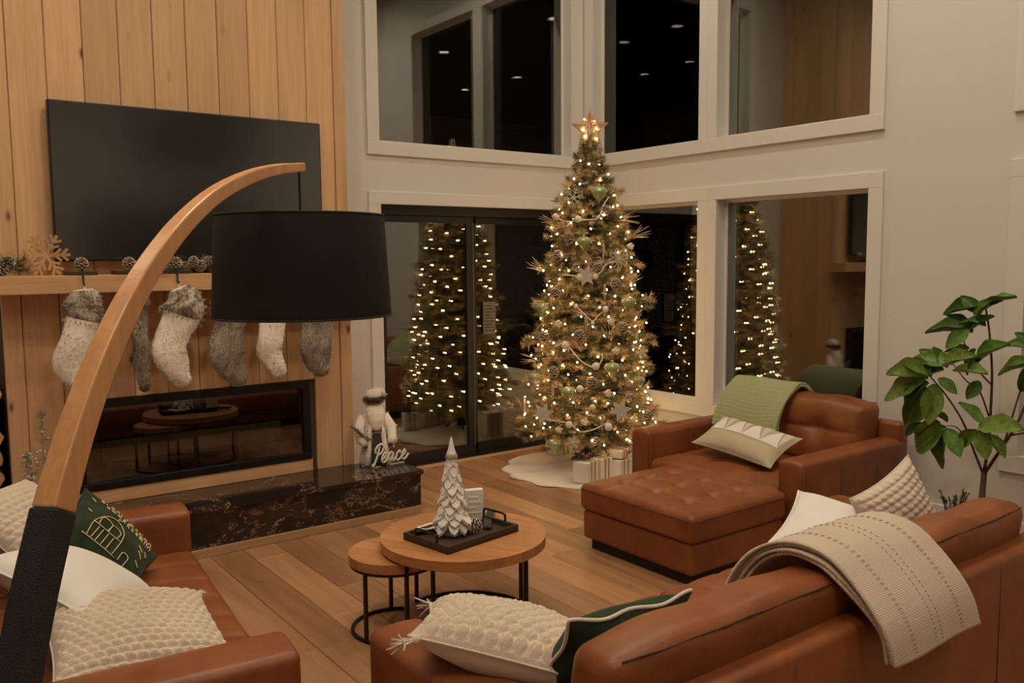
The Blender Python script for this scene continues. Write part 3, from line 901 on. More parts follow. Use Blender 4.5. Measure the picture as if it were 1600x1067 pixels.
# --- loveseat pillows (its back is on the left, its seat faces right)
pillow('pillow', 'cream rope-knit pillow in the far corner of the loveseat', (-4.75, -2.13, .63), (.45, -.42, .79), (-.6, .6, .5), .42, .42, .16, 'cream_knit', n=110, relief=ropeknit())
th, fn = pillow('pillow', 'dark green velvet pillow with gold embroidery on the loveseat', (-4.52, -2.33, .555), (.653, -.425, .627), (-.594, .225, .772), .44, .40, .15, 'green_velvet', n=50, piping='green_velvet')
Ls = []
Ls += [[(-.10, -.14), (-.11, -.05), (-.08, .02), (-.03, .05), (.01, .02), (.02, -.05), (.02, -.14)], [(-.11, -.05), (.02, -.05)], [(-.09, -.05), (-.09, 0), (-.045, 0), (-.045, -.05)], [(-.04, -.05), (-.04, .0), (0, .0), (0, -.05)],
       [(-.08, -.06), (-.08, -.14)], [(-.06, -.06), (-.06, -.14)], [(-.035, -.06), (-.035, -.14)], [(-.01, -.06), (-.01, -.14)], [(-.12, -.145), (.04, -.145)], [(-.035, .05), (-.035, .075), (-.02, .075)],
       [(.05, -.14), (.05, -.09), (.08, -.09), (.08, -.14)]]
rnd = random.Random(4)
for row, y0 in enumerate((.145, .105)):
    x = -.13 + row * .03
    while x < .15:
        hgt = rnd.choice([.022, .03, .034]); ww = rnd.uniform(.010, .018); k = rnd.randrange(4)
        if k == 0: Ls.append([(x, y0 - hgt / 2), (x, y0 + hgt / 2)])
        elif k == 1: Ls.append([(x, y0 - hgt / 2), (x, y0 + hgt / 2), (x + ww, y0 + hgt / 2), (x + ww, y0 - hgt / 2)])
        elif k == 2: Ls.append([(x + ww, y0 + hgt / 2), (x, y0 + hgt * .3), (x, y0 - hgt * .3), (x + ww, y0 - hgt / 2)])
        else: Ls.append([(x, y0 - hgt / 2), (x, y0 + hgt / 2), (x + ww, y0 + hgt * .2), (x, y0), (x + ww, y0 - hgt / 2)])
        x += ww + .012
Ls += [[(.09, .04), (.12, .02)], [(.10, .0), (.13, -.02)], [(.11, -.06), (.14, -.07)], [(.13, .05), (.15, .03)], [(-.17, .13), (-.15, .10)], [(-.16, .02), (-.14, .0)]]
Ls = [[(y, -x) for x, y in L] for L in Ls]
strokes(th, fn, .44, .40, Ls, .0022)
pillow('pillow', 'plain off-white pillow lying between the green and bobbled pillows', (-4.71, -2.80, .60), (.46, -.054, .885), (-.637, .673, .375), .50, .40, .17, 'white_cloth', n=40)
th, fn = pillow('pillow', 'cream bobble-knit tasselled pillow against the near arm of the loveseat', (-4.60, -3.13, .50), (.16, -.20, .965), (.037, .98, .20), .52, .46, .17, 'cream_knit', 'cream_cloth', n=200, relief=ropeknit(.026, .034, .015))
for k, (a, b) in enumerate([(-1, -1), (1, -1), (1, 1), (-1, 1)]): tassel(th, (a * .255, b * .225, 0), (a, b, -.5), .06 if a < 0 else .03, seed=k)
# --- sofa pillows
th, fn = pillow('pillow', 'cream bobble-knit tasselled pillow at the left end of the long sofa', (-3.785, -3.985, .56), (.30, 0, .95), (.615, .76, -.21), .55, .42, .18, 'cream_knit', 'cream_cloth', n=190, relief=bobbles(), roll=0.0)
for k, (a, b) in enumerate([(-1, -1), (1, -1), (1, 1), (-1, 1)]): tassel(th, (a * .245, b * .215, 0), (a, b, -.3), .08, seed=k + 9)
pillow('pillow', 'dark green velvet pillow with cream wavy piping on the long sofa', (-3.62, -4.20, .555), (.05, .85, .5), (0, -.5, .85), .44, .40, .15, 'green_velvet', roll=.03, n=40, piping='cream_cloth', wave=.007)
pillow('pillow', 'plain white pillow beside the right arm of the long sofa', (-2.31, -4.07, .60), (-.18, -.30, .93), (.875, .30, .30), .42, .40, .15, 'white_cloth')
pillow('pillow', 'cream rope-knit pillow at the right end of the long sofa', (-2.05, -4.17, .61), (-.15, -.95, .25), (-.3, .15, .93), .38, .42, .13, 'cream_knit', 'cream_cloth', n=110, relief=ropeknit())
# the knit also shows from behind
# --- armchair pillow with white triangles
th, fn = pillow('pillow', 'oatmeal lumbar pillow with white triangles on the armchair', (-0.83, -2.466, .50), (-.444, -.07, .893), (.896, -.05, .441), .62, .32, .13, 'oat_cloth', n=40)
def tri_patch(par, fn, w, h, tri, mat, off=.0035):
    n = 9; vs = []; fs = []
    a, b, c = [np.array(q, float) for q in tri]
    idx = {}
    for i in range(n + 1):
        for j in range(n + 1 - i):
            q = a + (b - a) * i / n + (c - a) * j / n
            p = fn(q[0] / w + .5, q[1] / h + .5, 1); idx[i, j] = len(vs); vs.append((p[0], p[1], p[2] + off))
    for i in range(n):
        for j in range(n - i):
            fs.append((idx[i, j], idx[i + 1, j], idx[i, j + 1]))
            if i + j < n - 1: fs.append((idx[i + 1, j], idx[i + 1, j + 1], idx[i, j + 1]))
    MB().add(vs, fs).build('triangle', mat, par, smooth=True)
for k in range(4):
    x0 = -.29 + k * .142
    tri_patch(th, fn, .62, .32, [(x0, -.02), (x0 + .145, -.02), (x0 + .05 + .02 * (k % 2), .14)], 'white_cloth')
    tri_patch(th, fn, .62, .32, [(x0 + .09, .14), (x0 + .145, -.015), (x0 + .15, .14)], 'cream_cloth', .003)

# --- throws: folded cloth draped over a profile
def drape(name, label, cat, prof, x0, x1, mat, layers=3, th_=.008, axis='x', skew=0.0, sway=.01, nx=40, endcurl=None, group=None, rib=0.0, step=.035):
    """prof: list of (d, z) across the seat back, extruded along axis between x0 and x1"""
    P = crom([(p[0], p[1], 0) for p in prof], 8)
    root = thing(name, label, cat, (0, 0, 0), group=group)
    N = len(P)
    nrm = []
    for i in range(N):
        t = P[min(i + 1, N - 1)] - P[max(i - 1, 0)]; t = t / np.linalg.norm(t); nrm.append((-t[1], t[0]))
    mid = len(P) // 2
    if nrm[mid][1] < 0: nrm = [(-a, -b) for a, b in nrm]
    for L in range(layers):
        o = .004 + L * (th_ + .003)
        e = step * L * .25
        s0, s1 = int(L * 0), N
        def pt(u, v, top):
            i = v * (N - 1); i0 = int(min(N - 2, math.floor(i))); f = i - i0
            d = P[i0][0] * (1 - f) + P[i0 + 1][0] * f; z = P[i0][1] * (1 - f) + P[i0 + 1][1] * f
            n_ = (nrm[i0][0] * (1 - f) + nrm[i0 + 1][0] * f, nrm[i0][1] * (1 - f) + nrm[i0 + 1][1] * f)
            oo = o + (th_ if top else 0) + sway * (.5 + .5 * math.sin(u * 7 + v * 3 + L)) * min(1, abs(v - .45) * 2)
            if rib: oo += rib * abs(math.sin(v * 90)) if top else 0
            xx = x0 + (x1 - x0) * u + skew * (v - .5) + .008 * math.sin(v * 9 + L) + (L * .004 if u > .5 else -L * .004) * (1 if L % 2 else -1)
            d += n_[0] * oo; z += n_[1] * oo
            return (xx, d, z) if axis == 'x' else (d, xx, z)
        vs = []; fs = []
        nv = 60
        for top in (1, 0):
            for j in range(nv + 1):
                for i in range(nx + 1): vs.append(pt(i / nx, j / nv, top))
        w = nx + 1; B = w * (nv + 1)
        for j in range(nv):
            for i in range(nx):
                a = j * w + i
                fs.append((a, a + 1, a + w + 1, a + w)); fs.append((B + a, B + a + w, B + a + w + 1, B + a + 1))
        for j in range(nv):
            a = j * w; fs.append((a, a + w, B + a + w, B + a)); a = j * w + nx; fs.append((a, B + a, B + a + w, a + w))
        for i in range(nx):
            a = i; fs.append((a, B + a, B + a + 1, a + 1)); a = nv * w + i; fs.append((a, a + 1, B + a + 1, B + a))
        MB().add(vs, fs).build('fold', mat, root, smooth=True, fix=True)
        last = pt
    return root, last
# cream throw over the long sofa's back: front edge near the seat, down the outside of the back
root, pt = drape('throw_blanket', 'folded cream woven throw hanging over the back of the long sofa', 'blanket',
      [(-4.28, .56), (-4.305, .67), (-4.36, .755), (-4.44, .797), (-4.525, .787), (-4.59, .735), (-4.648, .67), (-4.672, .62), (-4.68, .555)], -3.12, -2.68, 'throw_cloth', layers=4, th_=.009, skew=.12)
for k in range(3):
    u = .22 + k * .28
    for j in range(34):
        a, b = pt(u, .30 + j * .02, 1), pt(u, .30 + j * .02 + .009, 1)
        c_, d_ = pt(u + .02, .30 + j * .02, 1), pt(u + .02, .30 + j * .02 + .009, 1)
        if j == 0: mb = MB()
        mb.tube([V(*a) + V(0, -.0008, .001), V(*b) + V(0, -.0008, .001)], .0011, 4); mb.tube([V(*c_) + V(0, -.0008, .001), V(*d_) + V(0, -.0008, .001)], .0011, 4)
    tag(mb.build('open_stitch', 'stitch_line', root), kind='stuff')
# sage blanket over the armchair's back cushion
drape('throw_blanket', 'sage green knitted blanket folded over the back of the armchair', 'blanket',
      [(-.60, .50), (-.56, .60), (-.50, .70), (-.42, .765), (-.34, .79), (-.25, .76), (-.17, .69), (-.11, .60)], -2.52, -2.02, 'sage_knit', layers=2, th_=.014, axis='y', skew=.06, sway=.02, rib=.003)
# ================================================================ Christmas tree
TC = V(-0.70, -0.86, 0.0)
RZ = [(0.16, .10), (0.24, .40), (0.36, .54), (0.55, .50), (0.9, .455), (1.2, .425), (1.4, .395), (1.7, .34), (2.0, .265), (2.25, .175), (2.40, .085), (2.55, .03)]
def tree_r(z):
    return float(np.interp(z, [a for a, _ in RZ], [b for _, b in RZ]))
tr = thing('christmas_tree', 'tall slim lit Christmas tree in the corner between the windows', 'tree', tuple(TC))
MB().tube([(0, 0, 0.03), (0, 0, 1.2), (0, 0, 2.52)], [.035, .026, .008], 10).build('trunk', 'bark', tr, smooth=True)
mb = MB()
for k in range(4):
    a = k * PI / 2 + .5
    mb.tube([(0.02 * math.cos(a), .02 * math.sin(a), .16), (.2 * math.cos(a), .2 * math.sin(a), .012)], .012, 8)
mb.lathe([(.045, .05), (.045, .17)], 16)
mb.build('stand', 'black_metal', tr)
def needles(name, mat, tips, per, ln, wd, parent, kind='stuff', seed=1, offset=V(0, 0, 0)):
    """bottle-brush twigs: tips is a list of (start, end); one flat blade per needle"""
    rg = np.random.default_rng(seed)
    S = np.array([t[0] for t in tips]); E = np.array([t[1] for t in tips])
    N = len(tips)
    f = rg.random((N, per)) ** .8
    base = S[:, None] + (E - S)[:, None] * f[..., None]
    ax = (E - S); ax = ax / np.linalg.norm(ax, axis=1, keepdims=True)
    r = rg.normal(size=(N, per, 3)); r -= (r * ax[:, None]).sum(-1, keepdims=True) * ax[:, None]
    r /= np.linalg.norm(r, axis=2, keepdims=True)
    d = r * .8 + ax[:, None] * .62; d /= np.linalg.norm(d, axis=2, keepdims=True)
    L = ln * (.6 + .6 * rg.random((N, per, 1)))
    w = np.cross(d, r + .3 * rg.normal(size=d.shape)); w /= (np.linalg.norm(w, axis=2, keepdims=True) + 1e-9)
    a = base - w * wd; b = base + w * wd; c = base + d * L
    vs = np.stack([a, b, c], axis=2).reshape(-1, 3) - offset
    me = bpy.data.meshes.new(name)
    n = len(vs)
    me.vertices.add(n); me.vertices.foreach_set('co', vs.astype(np.float32).ravel())
    me.loops.add(n); me.loops.foreach_set('vertex_index', np.arange(n, dtype=np.int32))
    me.polygons.add(n // 3); me.polygons.foreach_set('loop_start', np.arange(0, n, 3, dtype=np.int32))
    me.update(); me.validate()
    o = link(name, me, mat, parent)
    if kind: o['kind'] = kind
    return o
random.seed(21)
tipsG, tipsD, tipsB, limbs = [], [], [], MB()
nz = 34
for layer in range(nz):
    z = .22 + (2.46 - .22) * layer / (nz - 1)
    R = tree_r(z)
    nb_ = max(4, int(46 * R + 3))
    for k in range(nb_):
        a = 2 * PI * k / nb_ + layer * 2.4 + random.uniform(-.22, .22)
        rr = R * random.uniform(.74, 1.10) * (.90 + .16 * ((layer % 4) == 0))
        if random.random() < .10: rr *= 1.15
        dr = V(math.cos(a), math.sin(a), 0)
        zz = z + random.uniform(-.03, .03)
        st = dr * .02 + V(0, 0, zz + .02 + .05 * R); en = dr * rr + V(0, 0, zz + random.uniform(-.05, .04))
        limbs.tube([st, (st + en) / 2 + V(0, 0, .01), en], [.006, .004, .002], 4)
        side = np.cross(dr, V(0, 0, 1))
        for q in (.45, .62, .78, .9):
            p = st + (en - st) * q
            for s in (-1, 1):
                e = p + (dr * .55 + side * s * random.uniform(.5, .9) + V(0, 0, random.uniform(-.25, .45))) * (.045 + .10 * R)
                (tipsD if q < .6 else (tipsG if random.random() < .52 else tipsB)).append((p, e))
        tipsG.append((st + (en - st) * .6, en)); 
        if random.random() < .45: tipsB.append((st + (en - st) * .82, en + dr * .02))
for k in range(26):
    a = random.uniform(0, 6.28); z = random.uniform(2.38, 2.55); dr = V(math.cos(a), math.sin(a), .4)
    tipsG.append((V(0, 0, z), V(0, 0, z) + dr * .07))
low = -TSIDE * .86 + TOCAM * .35 if False else None
for dd, zz, L_ in [((-.80, .55), .30, .66), ((-.95, .2), .27, .60), ((-.55, .75), .33, .62), ((.75, -.62), .36, .60)]:
    dr = unit(V(dd[0], dd[1], 0)); en = dr * L_ + V(0, 0, zz); st = V(0, 0, zz + .05); side = np.cross(dr, V(0, 0, 1))
    limbs.tube([st, en], [.006, .002], 4)
    for q in (.5, .6, .7, .8, .9):
        for s in (-1, 1):
            p = st + (en - st) * q; tipsG.append((p, p + (dr * .6 + side * s * .8 + V(0, 0, random.uniform(-.2, .3))) * .10))
    tipsG.append((st + (en - st) * .6, en))
tag(limbs.build('limbs', 'bark', tr), kind='stuff')
needles('foliage', 'needle_green', tipsG, 44, .042, .0016, tr, seed=2)
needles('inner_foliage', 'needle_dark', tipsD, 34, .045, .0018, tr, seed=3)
needles('golden_lit_foliage', 'needle_gold_lit', tipsB, 40, .040, .0016, tr, seed=4)

# a point on the front of the tree under a given place in the picture
def on_tree(px, py, out=1.0):
    d = np.array([(px - 800) / FPX, (py - 533.5) / FPX, 1.0]) @ CR
    t = np.dot((TC - CP)[:2], d[:2]) / np.dot(d[:2], d[:2])
    p = CP + d * t
    R = tree_r(p[2]) * out
    lat = np.linalg.norm((p - TC)[:2])
    back = math.sqrt(max(0.0, R * R - lat * lat))
    return p - unit(V(d[0], d[1], 0)) * back - V(0, 0, 0)
TOCAM = unit(V(CP[0] - TC[0], CP[1] - TC[1], 0)); TSIDE = V(-TOCAM[1], TOCAM[0], 0)
# string of warm lamps: a spiral wire and its bulbs
ls = thing('string_lights', 'string of warm white fairy lights wound around the tall Christmas tree', 'fairy lights', tuple(TC))
pts = []; NB = 290
bulb = MB().sphere((0, 0, 0), .0056, 8, 6, (1, 1, 1.3)).mesh('bulb'); bulb.materials.append(MATS['bulb_glow'])
bulb.polygons.foreach_set('use_smooth', [True] * len(bulb.polygons))
random.seed(9)
wire = []
for k in range(NB):
    f = (k + .5) / NB
    # lamps spread evenly over the cone's surface
    z = .26 + 2.2 * (1 - (1 - f) ** .62)
    a = k * 2.39996
    R = tree_r(z) * random.uniform(.82, 1.03)
    p = V(R * math.cos(a), R * math.sin(a), z + random.uniform(-.03, .03))
    o = bpy.data.objects.new('bulb', bulb); COL.objects.link(o); o.location = tuple(p); o.parent = ls
    o.rotation_euler = (random.uniform(-1, 1), random.uniform(-1, 1), 0)
for k in range(420):
    f = k / 419; z = .28 + 2.12 * f; a = f * 2 * PI * 15
    R = tree_r(z) * .86
    wire.append((R * math.cos(a), R * math.sin(a), z))
MB().tube(wire, .0025, 4).build('wire', 'wire_green', ls)

# star topper of wound rattan
sp = on_tree(924, 205, 0.0)
stt = thing('star_topper', 'woven rattan star with lights on top of the tree', 'star', (TC[0], TC[1], 2.46))
aim(stt, tuple(TSIDE), (0, 0, 1), tuple(np.cross(TSIDE, V(0, 0, 1))))
ctr = V(0, .165, 0); Ro, Ri = .145, .062
sv = []
for k in range(10):
    r_ = Ro if k % 2 == 0 else Ri; a = PI / 2 + k * PI / 5
    sv.append(ctr + V(r_ * math.cos(a), r_ * math.sin(a), 0))
for s in (-1, 1):
    MB().tube([p + V(0, 0, s * (.028 if i % 2 else .006)) for i, p in enumerate(sv)], .006, 6, closed=True).build('rim', 'rattan', stt, smooth=True)
random.seed(2)
mb = MB()
for k in range(150):
    i = random.randrange(10); a = sv[i] * random.uniform(.4, 1) + ctr * 0; 
    p = sv[i] + (ctr - sv[i]) * random.uniform(0, .8); q = sv[(i + 1) % 10] + (ctr - sv[(i + 1) % 10]) * random.uniform(0, .8)
    zz = random.choice((-1, 1)) * random.uniform(.008, .03)
    mb.tube([p + V(0, 0, zz * .6), (p + q) / 2 + V(0, 0, zz), q + V(0, 0, zz * .6)], .0028, 4)
tag(mb.build('weave', 'rattan', stt), kind='stuff')
MB().tube([(0, -.08, 0), (0, .0, 0), (0, .07, 0)], [.020, .022, .014], 10).build('stem', 'rattan', stt, smooth=True)
for k in range(6):
    a = k * 1.05; o = bpy.data.objects.new('bulb', bulb); COL.objects.link(o); o.parent = stt
    o.location = tuple(ctr + V(math.cos(a) * .05 * (1 + k % 3 * .35), math.sin(a) * .05 * (1 + k % 3 * .35), .022))

# ---- ornaments
def hang(name, label, px, py, group, out=1.02):
    return thing(name, label, 'ornament', tuple(on_tree(px, py, out)), group=group)
def onion(px, py, label, s=1.0):
    t = hang('onion_ornament', label, px, py, 'green glass onion ornaments')
    prof = [(.002, -.062), (.010, -.050), (.022, -.034), (.040, -.014), (.0515, .006), (.053, .018), (.047, .032), (.032, .042), (.014, .048)]
    b = MB().lathe([(r * s, z * s) for r, z in crom([(r, z, 0) for r, z in prof], 3) for r, z in [(r, z)]] if False else [(p[0] * s, p[1] * s) for p in crom([(r, z, 0) for r, z in prof], 3)], 24).build('bulb', 'glass_green', t, smooth=True)
    mb = MB()
    for k in range(14):
        a0 = 2 * PI * k / 14
        mb.tube([(s * rr_ * 1.01 * math.cos(a0 + da), s * rr_ * 1.01 * math.sin(a0 + da), s * zz_) for rr_, zz_, da in [(.0530, .010, 0), (.0500, .026, .12), (.038, .040, .22)]], .0018, 4)
    mb.build('ribbing', 'glitter_white', b)
    MB().lathe([(.010 * s, .046 * s), (.011 * s, .060 * s), (.004 * s, .064 * s)], 12).build('cap', 'gold_metal', t, smooth=True)
    MB().tube([(0, 0, .062 * s), (0.004, 0, .085 * s), (0, 0, .105 * s)], .0012, 4).build('hook', 'gold_metal', t)
def icicle(px, py, label, L=.13):
    t = hang('icicle_ornament', label, px, py, 'champagne icicle ornaments', 1.05)
    n = 14; rings = []
    for i in range(n + 1):
        f = i / n; r = .0135 * math.sin(PI * min(1, .12 + f * .9)) ** .8 * (1 - .55 * f) + .0008
        rings.append([(r * (1 + .18 * math.cos(4 * (a + f * 7))) * math.cos(a), r * (1 + .18 * math.cos(4 * (a + f * 7))) * math.sin(a), L * (.5 - f)) for a in [2 * PI * j / 12 for j in range(12)]])
    MB().loft(rings).build('drop', 'champagne', t, smooth=True, fix=True)
    MB().tube([(0, 0, L * .49), (.003, 0, L * .58), (0, 0, L * .66)], .0012, 4).build('hook', 'gold_metal', t)
def flake(px, py, label, R=.07, kind=0):
    t = hang('snowflake_ornament', label, px, py, 'white snowflake ornaments', 1.10)
    aim(t, tuple(TSIDE), (0, 0, 1), tuple(np.cross(TSIDE, V(0, 0, 1))))
    for k in range(6 if kind != 1 else 8):
        nk = 6 if kind != 1 else 8
        a = k * 2 * PI / nk + .2; d = V(math.cos(a), math.sin(a), 0); s = V(-d[1], d[0], 0)
        mb = MB()
        if kind == 0:
            mb.tube([d * .006, d * R], .0045, 5)
            for q in (.45, .72):
                for sg in (-1, 1): mb.tube([d * R * q, d * R * (q + .22) + s * sg * R * .26], .004, 5)
        elif kind == 1:
            loop = [d * R * (.15 + .85 * math.sin(PI * u)) + s * R * .18 * math.sin(2 * PI * u) for u in np.linspace(0.02, .98, 14)]
            mb.tube(loop, .0035, 5, closed=True)
        else:
            mb.prism([(d * R)[:2], (d * R * .42 + s * R * .25)[:2], (V(0, 0, 0))[:2], (d * R * .42 - s * R * .25)[:2]], -.005 - k * .0006, .005 + k * .0006)
        mb.build('arm', 'glitter_white', t)
    MB().lathe([(.013, -.008), (.016, 0), (.013, .008)], 12).build('hub', 'glitter_white', t)
onion(936, 306, 'green glass onion ornament highest on the tree, right of the white snowflake', 1.15)
onion(912, 381, 'green glass onion ornament left of centre in the upper half of the tree')
onion(847, 480, 'green glass onion ornament at the left edge of the tree, half way up')
onion(982, 471, 'green glass onion ornament at the right edge of the tree, half way up', 1.05)
onion(956, 566, 'green glass onion ornament right of centre in the lower half of the tree', 1.1)
onion(888, 600, 'green glass onion ornament left of centre low on the tree', 1.05)
onion(868, 682, 'lowest green glass onion ornament, hanging over the tree skirt', 1.1)
onion(998, 587, 'small green glass onion ornament at the lower right edge of the tree', .85)
onion(835, 585, 'green glass onion ornament at the lower left edge of the tree', .95)
icl = ['high on the tree just right of its middle', 'at mid-height right of centre', 'at mid-height near the centre of the tree', 'at the left edge of the tree beside the glass door', 'on the upper right of the tree beside the wire snowflake', 'low on the left half of the tree', 'at the lowest left corner of the tree', 'low on the tree right of centre', 'at the right edge of the lower tree']
for (x_, y_), l_ in zip([(943, 395), (945, 455), (916, 500), (826, 537), (979, 408), (863, 602), (819, 628), (941, 642), (996, 527)], icl): icicle(x_, y_, 'champagne icicle ornament ' + l_)
flake(896, 312, 'white snowflake ornament near the top of the tree', .075, 0)
flake(966, 404, 'white wire-loop snowflake ornament on the upper right of the tree', .07, 1)
flake(915, 429, 'white star-shaped snowflake ornament in the middle of the tree', .085, 2)
flake(849, 631, 'white glittered star snowflake at the lower left of the tree', .085, 2)
flake(970, 624, 'white glittered star snowflake at the lower right of the tree', .085, 2)
flake(895, 670, 'small white snowflake ornament at the bottom of the tree', .05, 0)
flake(1003, 543, 'small white snowflake ornament at the right edge of the tree', .045, 0)
def garland(label, pixs, balls):
    t = thing('felt_garland', label, 'garland', tuple(TC), group='white felt ball garlands')
    P = [on_tree(x, y, 1.06) - TC for x, y in pixs]
    MB().tube(crom(P, 6), .0045, 6).build('cord', 'white_felt', t, smooth=True)
    for (x, y, r) in balls:
        MB().sphere(tuple(on_tree(x, y, 1.08) - TC), r, 14, 10).build('felt_ball', 'white_felt', t, smooth=True)
garland('white felt ball garland across the upper tree below the star', [(958, 300), (944, 322), (934, 343), (915, 346), (885, 348), (868, 340)], [(868, 339, .022), (903, 345, .026), (935, 342, .014)])
garland('white felt ball garland across the tree through the star-shaped snowflake', [(878, 428), (905, 430), (922, 434), (938, 424), (948, 412), (966, 408)], [(906, 431, .026), (930, 430, .02)])
garland('white felt ball garland dipping across the middle of the tree', [(898, 472), (912, 484), (926, 495), (936, 486), (950, 478)], [(900, 474, .018), (946, 478, .024), (926, 498, .014)])
garland('white felt ball garland across the lower middle of the tree', [(862, 536), (882, 528), (896, 541), (910, 554), (930, 562), (940, 552), (941, 542)], [(883, 530, .028), (931, 560, .028), (906, 592, .026)])
garland('white felt ball garland near the bottom of the tree', [(852, 640), (870, 640), (890, 642), (905, 652), (925, 650), (950, 640)], [(889, 643, .026), (926, 618, .022), (951, 646, .028)])
def pick(px, py, label, ang, n=9, L=.15):
    t = thing('twig_spray', label, 'spray', tuple(on_tree(px, py, .95)), group='gold twig sprays on the tree')
    aim(t, tuple(TSIDE), (0, 0, 1), tuple(np.cross(TSIDE, V(0, 0, 1))))
    rnd = random.Random(int(px * 7 + py))
    for k in range(n):
        a = ang + rnd.uniform(-.55, .55); d = V(math.cos(a), math.sin(a), rnd.uniform(.1, .7)); l = L * rnd.uniform(.6, 1.1)
        MB().tube([V(0, 0, 0), d * l * .5 + V(0, .004, 0), d * l], [.0022, .0024, .0012], 5).build('twig', 'champagne', t, smooth=True)
for (x, y, a, l) in [(872, 352, 2.6, 'at the upper left edge of the tree'), (985, 372, .4, 'at the upper right edge of the tree'), (884, 462, 1.8, 'left of centre in the middle of the tree'), (978, 446, .8, 'at the right of the tree above the green ornament'), (842, 560, 2.8, 'at the left edge of the lower tree'), (955, 525, 1.9, 'right of centre in the lower tree'), (900, 622, 1.2, 'low in the centre of the tree'), (965, 345, .3, 'just under the top on the right'), (850, 425, 2.4, 'at the left edge of the upper tree')]:
    pick(x, y, 'gold twig spray ' + l, a)

def cone_orn(px, py, label, s=1.0):
    t = hang('cone_ornament', label, px, py, 'frosted pine cones on the tree', .98)
    tree_cones.append((t, s))
tree_cones = []
for (x, y, l) in [(945, 330, 'just below the top garland'), (890, 372, 'on the upper left of the tree'), (934, 417, 'beside the star-shaped snowflake'), (872, 398, 'at the left edge of the upper tree'), (868, 455, 'above the left green ornament'), (962, 440, 'in the middle right of the tree'), (905, 515, 'in the centre of the tree'), (973, 505, 'on the right below the green ornament'), (850, 520, 'at the left edge below mid-height'), (925, 583, 'in the lower centre of the tree'), (865, 570, 'in the lower left of the tree'), (985, 610, 'at the lower right of the tree'), (930, 670, 'low in the centre above the gifts'), (1012, 640, 'at the lowest right corner of the tree')]:
    cone_orn(x, y, 'frosted pine cone ' + l, 1.2)
def puff(px, py, label, r):
    t = hang('rosette_ornament', label, px, py, 'cream rosettes on the tree', 1.0)
    rnd_ = random.Random(int(px + py)); 
    for k in range(12):
        a = k * 2.4; d_ = V(math.cos(a), math.sin(a), 0); q = .35 + .65 * (k / 12)
        c_ = (TSIDE * d_[0] + V(0, 0, 1) * d_[1]) * r * q * .75 + TOCAM * (1 - q) * r * .7
        MB().sphere(tuple(c_), r * .36, 8, 6, (1, 1, .7)).build('petal', 'champagne' if k % 4 == 3 else 'white_felt', t, smooth=True)
for (x, y, l) in [(868, 340, 'at the upper left edge of the tree'), (872, 500, 'left of the centre icicle'), (955, 497, 'right of the centre icicle'), (838, 590, 'at the lower left edge of the tree'), (962, 540, 'right of the lower garland'), (913, 640, 'low in the middle of the tree'), (990, 640, 'at the lower right of the tree'), (873, 653, 'beside the lower left star snowflake'), (950, 600, 'below the large green ornament'), (985, 385, 'at the upper right edge of the tree')]:
    puff(x, y, 'cream rosette ornament ' + l, .032)
# tree skirt with a scalloped rim
sk = MB(); n = 72
def skf(u, v):
    a = 2 * PI * u
    R = .03 + (.59 + .024 * math.sin(13 * a) + .010 * math.sin(7 * a + 1)) * v
    z = .018 + .06 * (1 - v) ** 3 + .008 * math.sin(11 * a) * v * v + .006 * math.sin(5 * a + 6 * v) * v
    if v > .97: z = .004 + .006 * (.5 + .5 * math.sin(11 * a))
    return (R * math.cos(a), R * math.sin(a), z)
sk.grid(skf, 120, 24)
sko = sk.build('tree_skirt', 'white_felt', smooth=True, loc=(TC[0] - .06, TC[1] + .02, 0)); so = sko.modifiers.new('cloth', 'SOLIDIFY'); so.thickness = .006; so.offset = 1
tag(sko, 'round cream felt skirt with scalloped edge lying under the tree', 'tree skirt')

# wrapped gifts on the skirt
def gift(label, x, y, w, d, h, rot, bow='ribbon_tan', sprig=True, z=.02):
    t = thing('gift_box', label, 'gift', (x, y, z), rot, 'gifts under the tree')
    rbox(w / 2, d / 2, h / 2, .006, (2, 2, 2), 2, off=(0, 0, h / 2)).build('box', 'paper_white', t)
    for s in (-.16, .16):
        MB().box(s * w - .008, s * w + .008, -d / 2 - .003, d / 2 + .003, -.0, h + .003).build('ribbon', bow, t)
    if sprig:
        rnd = random.Random(int(x * 100))
        sg = bpy.data.objects.new('sprig', None); COL.objects.link(sg); sg.parent = t; sg.location = (0, 0, h)
        tips = []
        for k in range(9):
            a = rnd.uniform(0, 6.28); tips.append((V(0, 0, .01), V(math.cos(a) * .095, math.sin(a) * .095, rnd.uniform(.01, .08))))
        needles('greenery', 'needle_dark', tips, 40, .035, .002, sg, seed=3)
        for k in range(5):
            a = rnd.uniform(0, 6.28); MB().sphere((.04 * math.cos(a), .04 * math.sin(a), .035), .02, 10, 7).build('berry', 'berry_plum', sg, smooth=True)
g1 = on(915, 752, 2, 0.02)
gift('white gift box with tan ribbon and plum sprig, nearest the ottoman', g1[0], g1[1], .15, .13, .155, .3)
gift('white gift box behind the plum-sprigged box, beside the trunk', g1[0] + .17, g1[1] + .02, .12, .12, .15, .1, sprig=False)
gift('larger white gift box with dark sprig, half hidden behind the ottoman', -0.74, -1.22, .16, .15, .13, .2)
gift('small white gift box stacked on the larger one under the tree', -0.74, -1.22, .13, .12, .06, .35, sprig=False, z=.16)
gift('tall white gift box beside the armchair under the tree', -0.52, -1.30, .10, .10, .30, .1, sprig=False)
gift('white gift box at the back against the glass door', -0.62, -0.38, .17, .15, .22, .2, sprig=False)
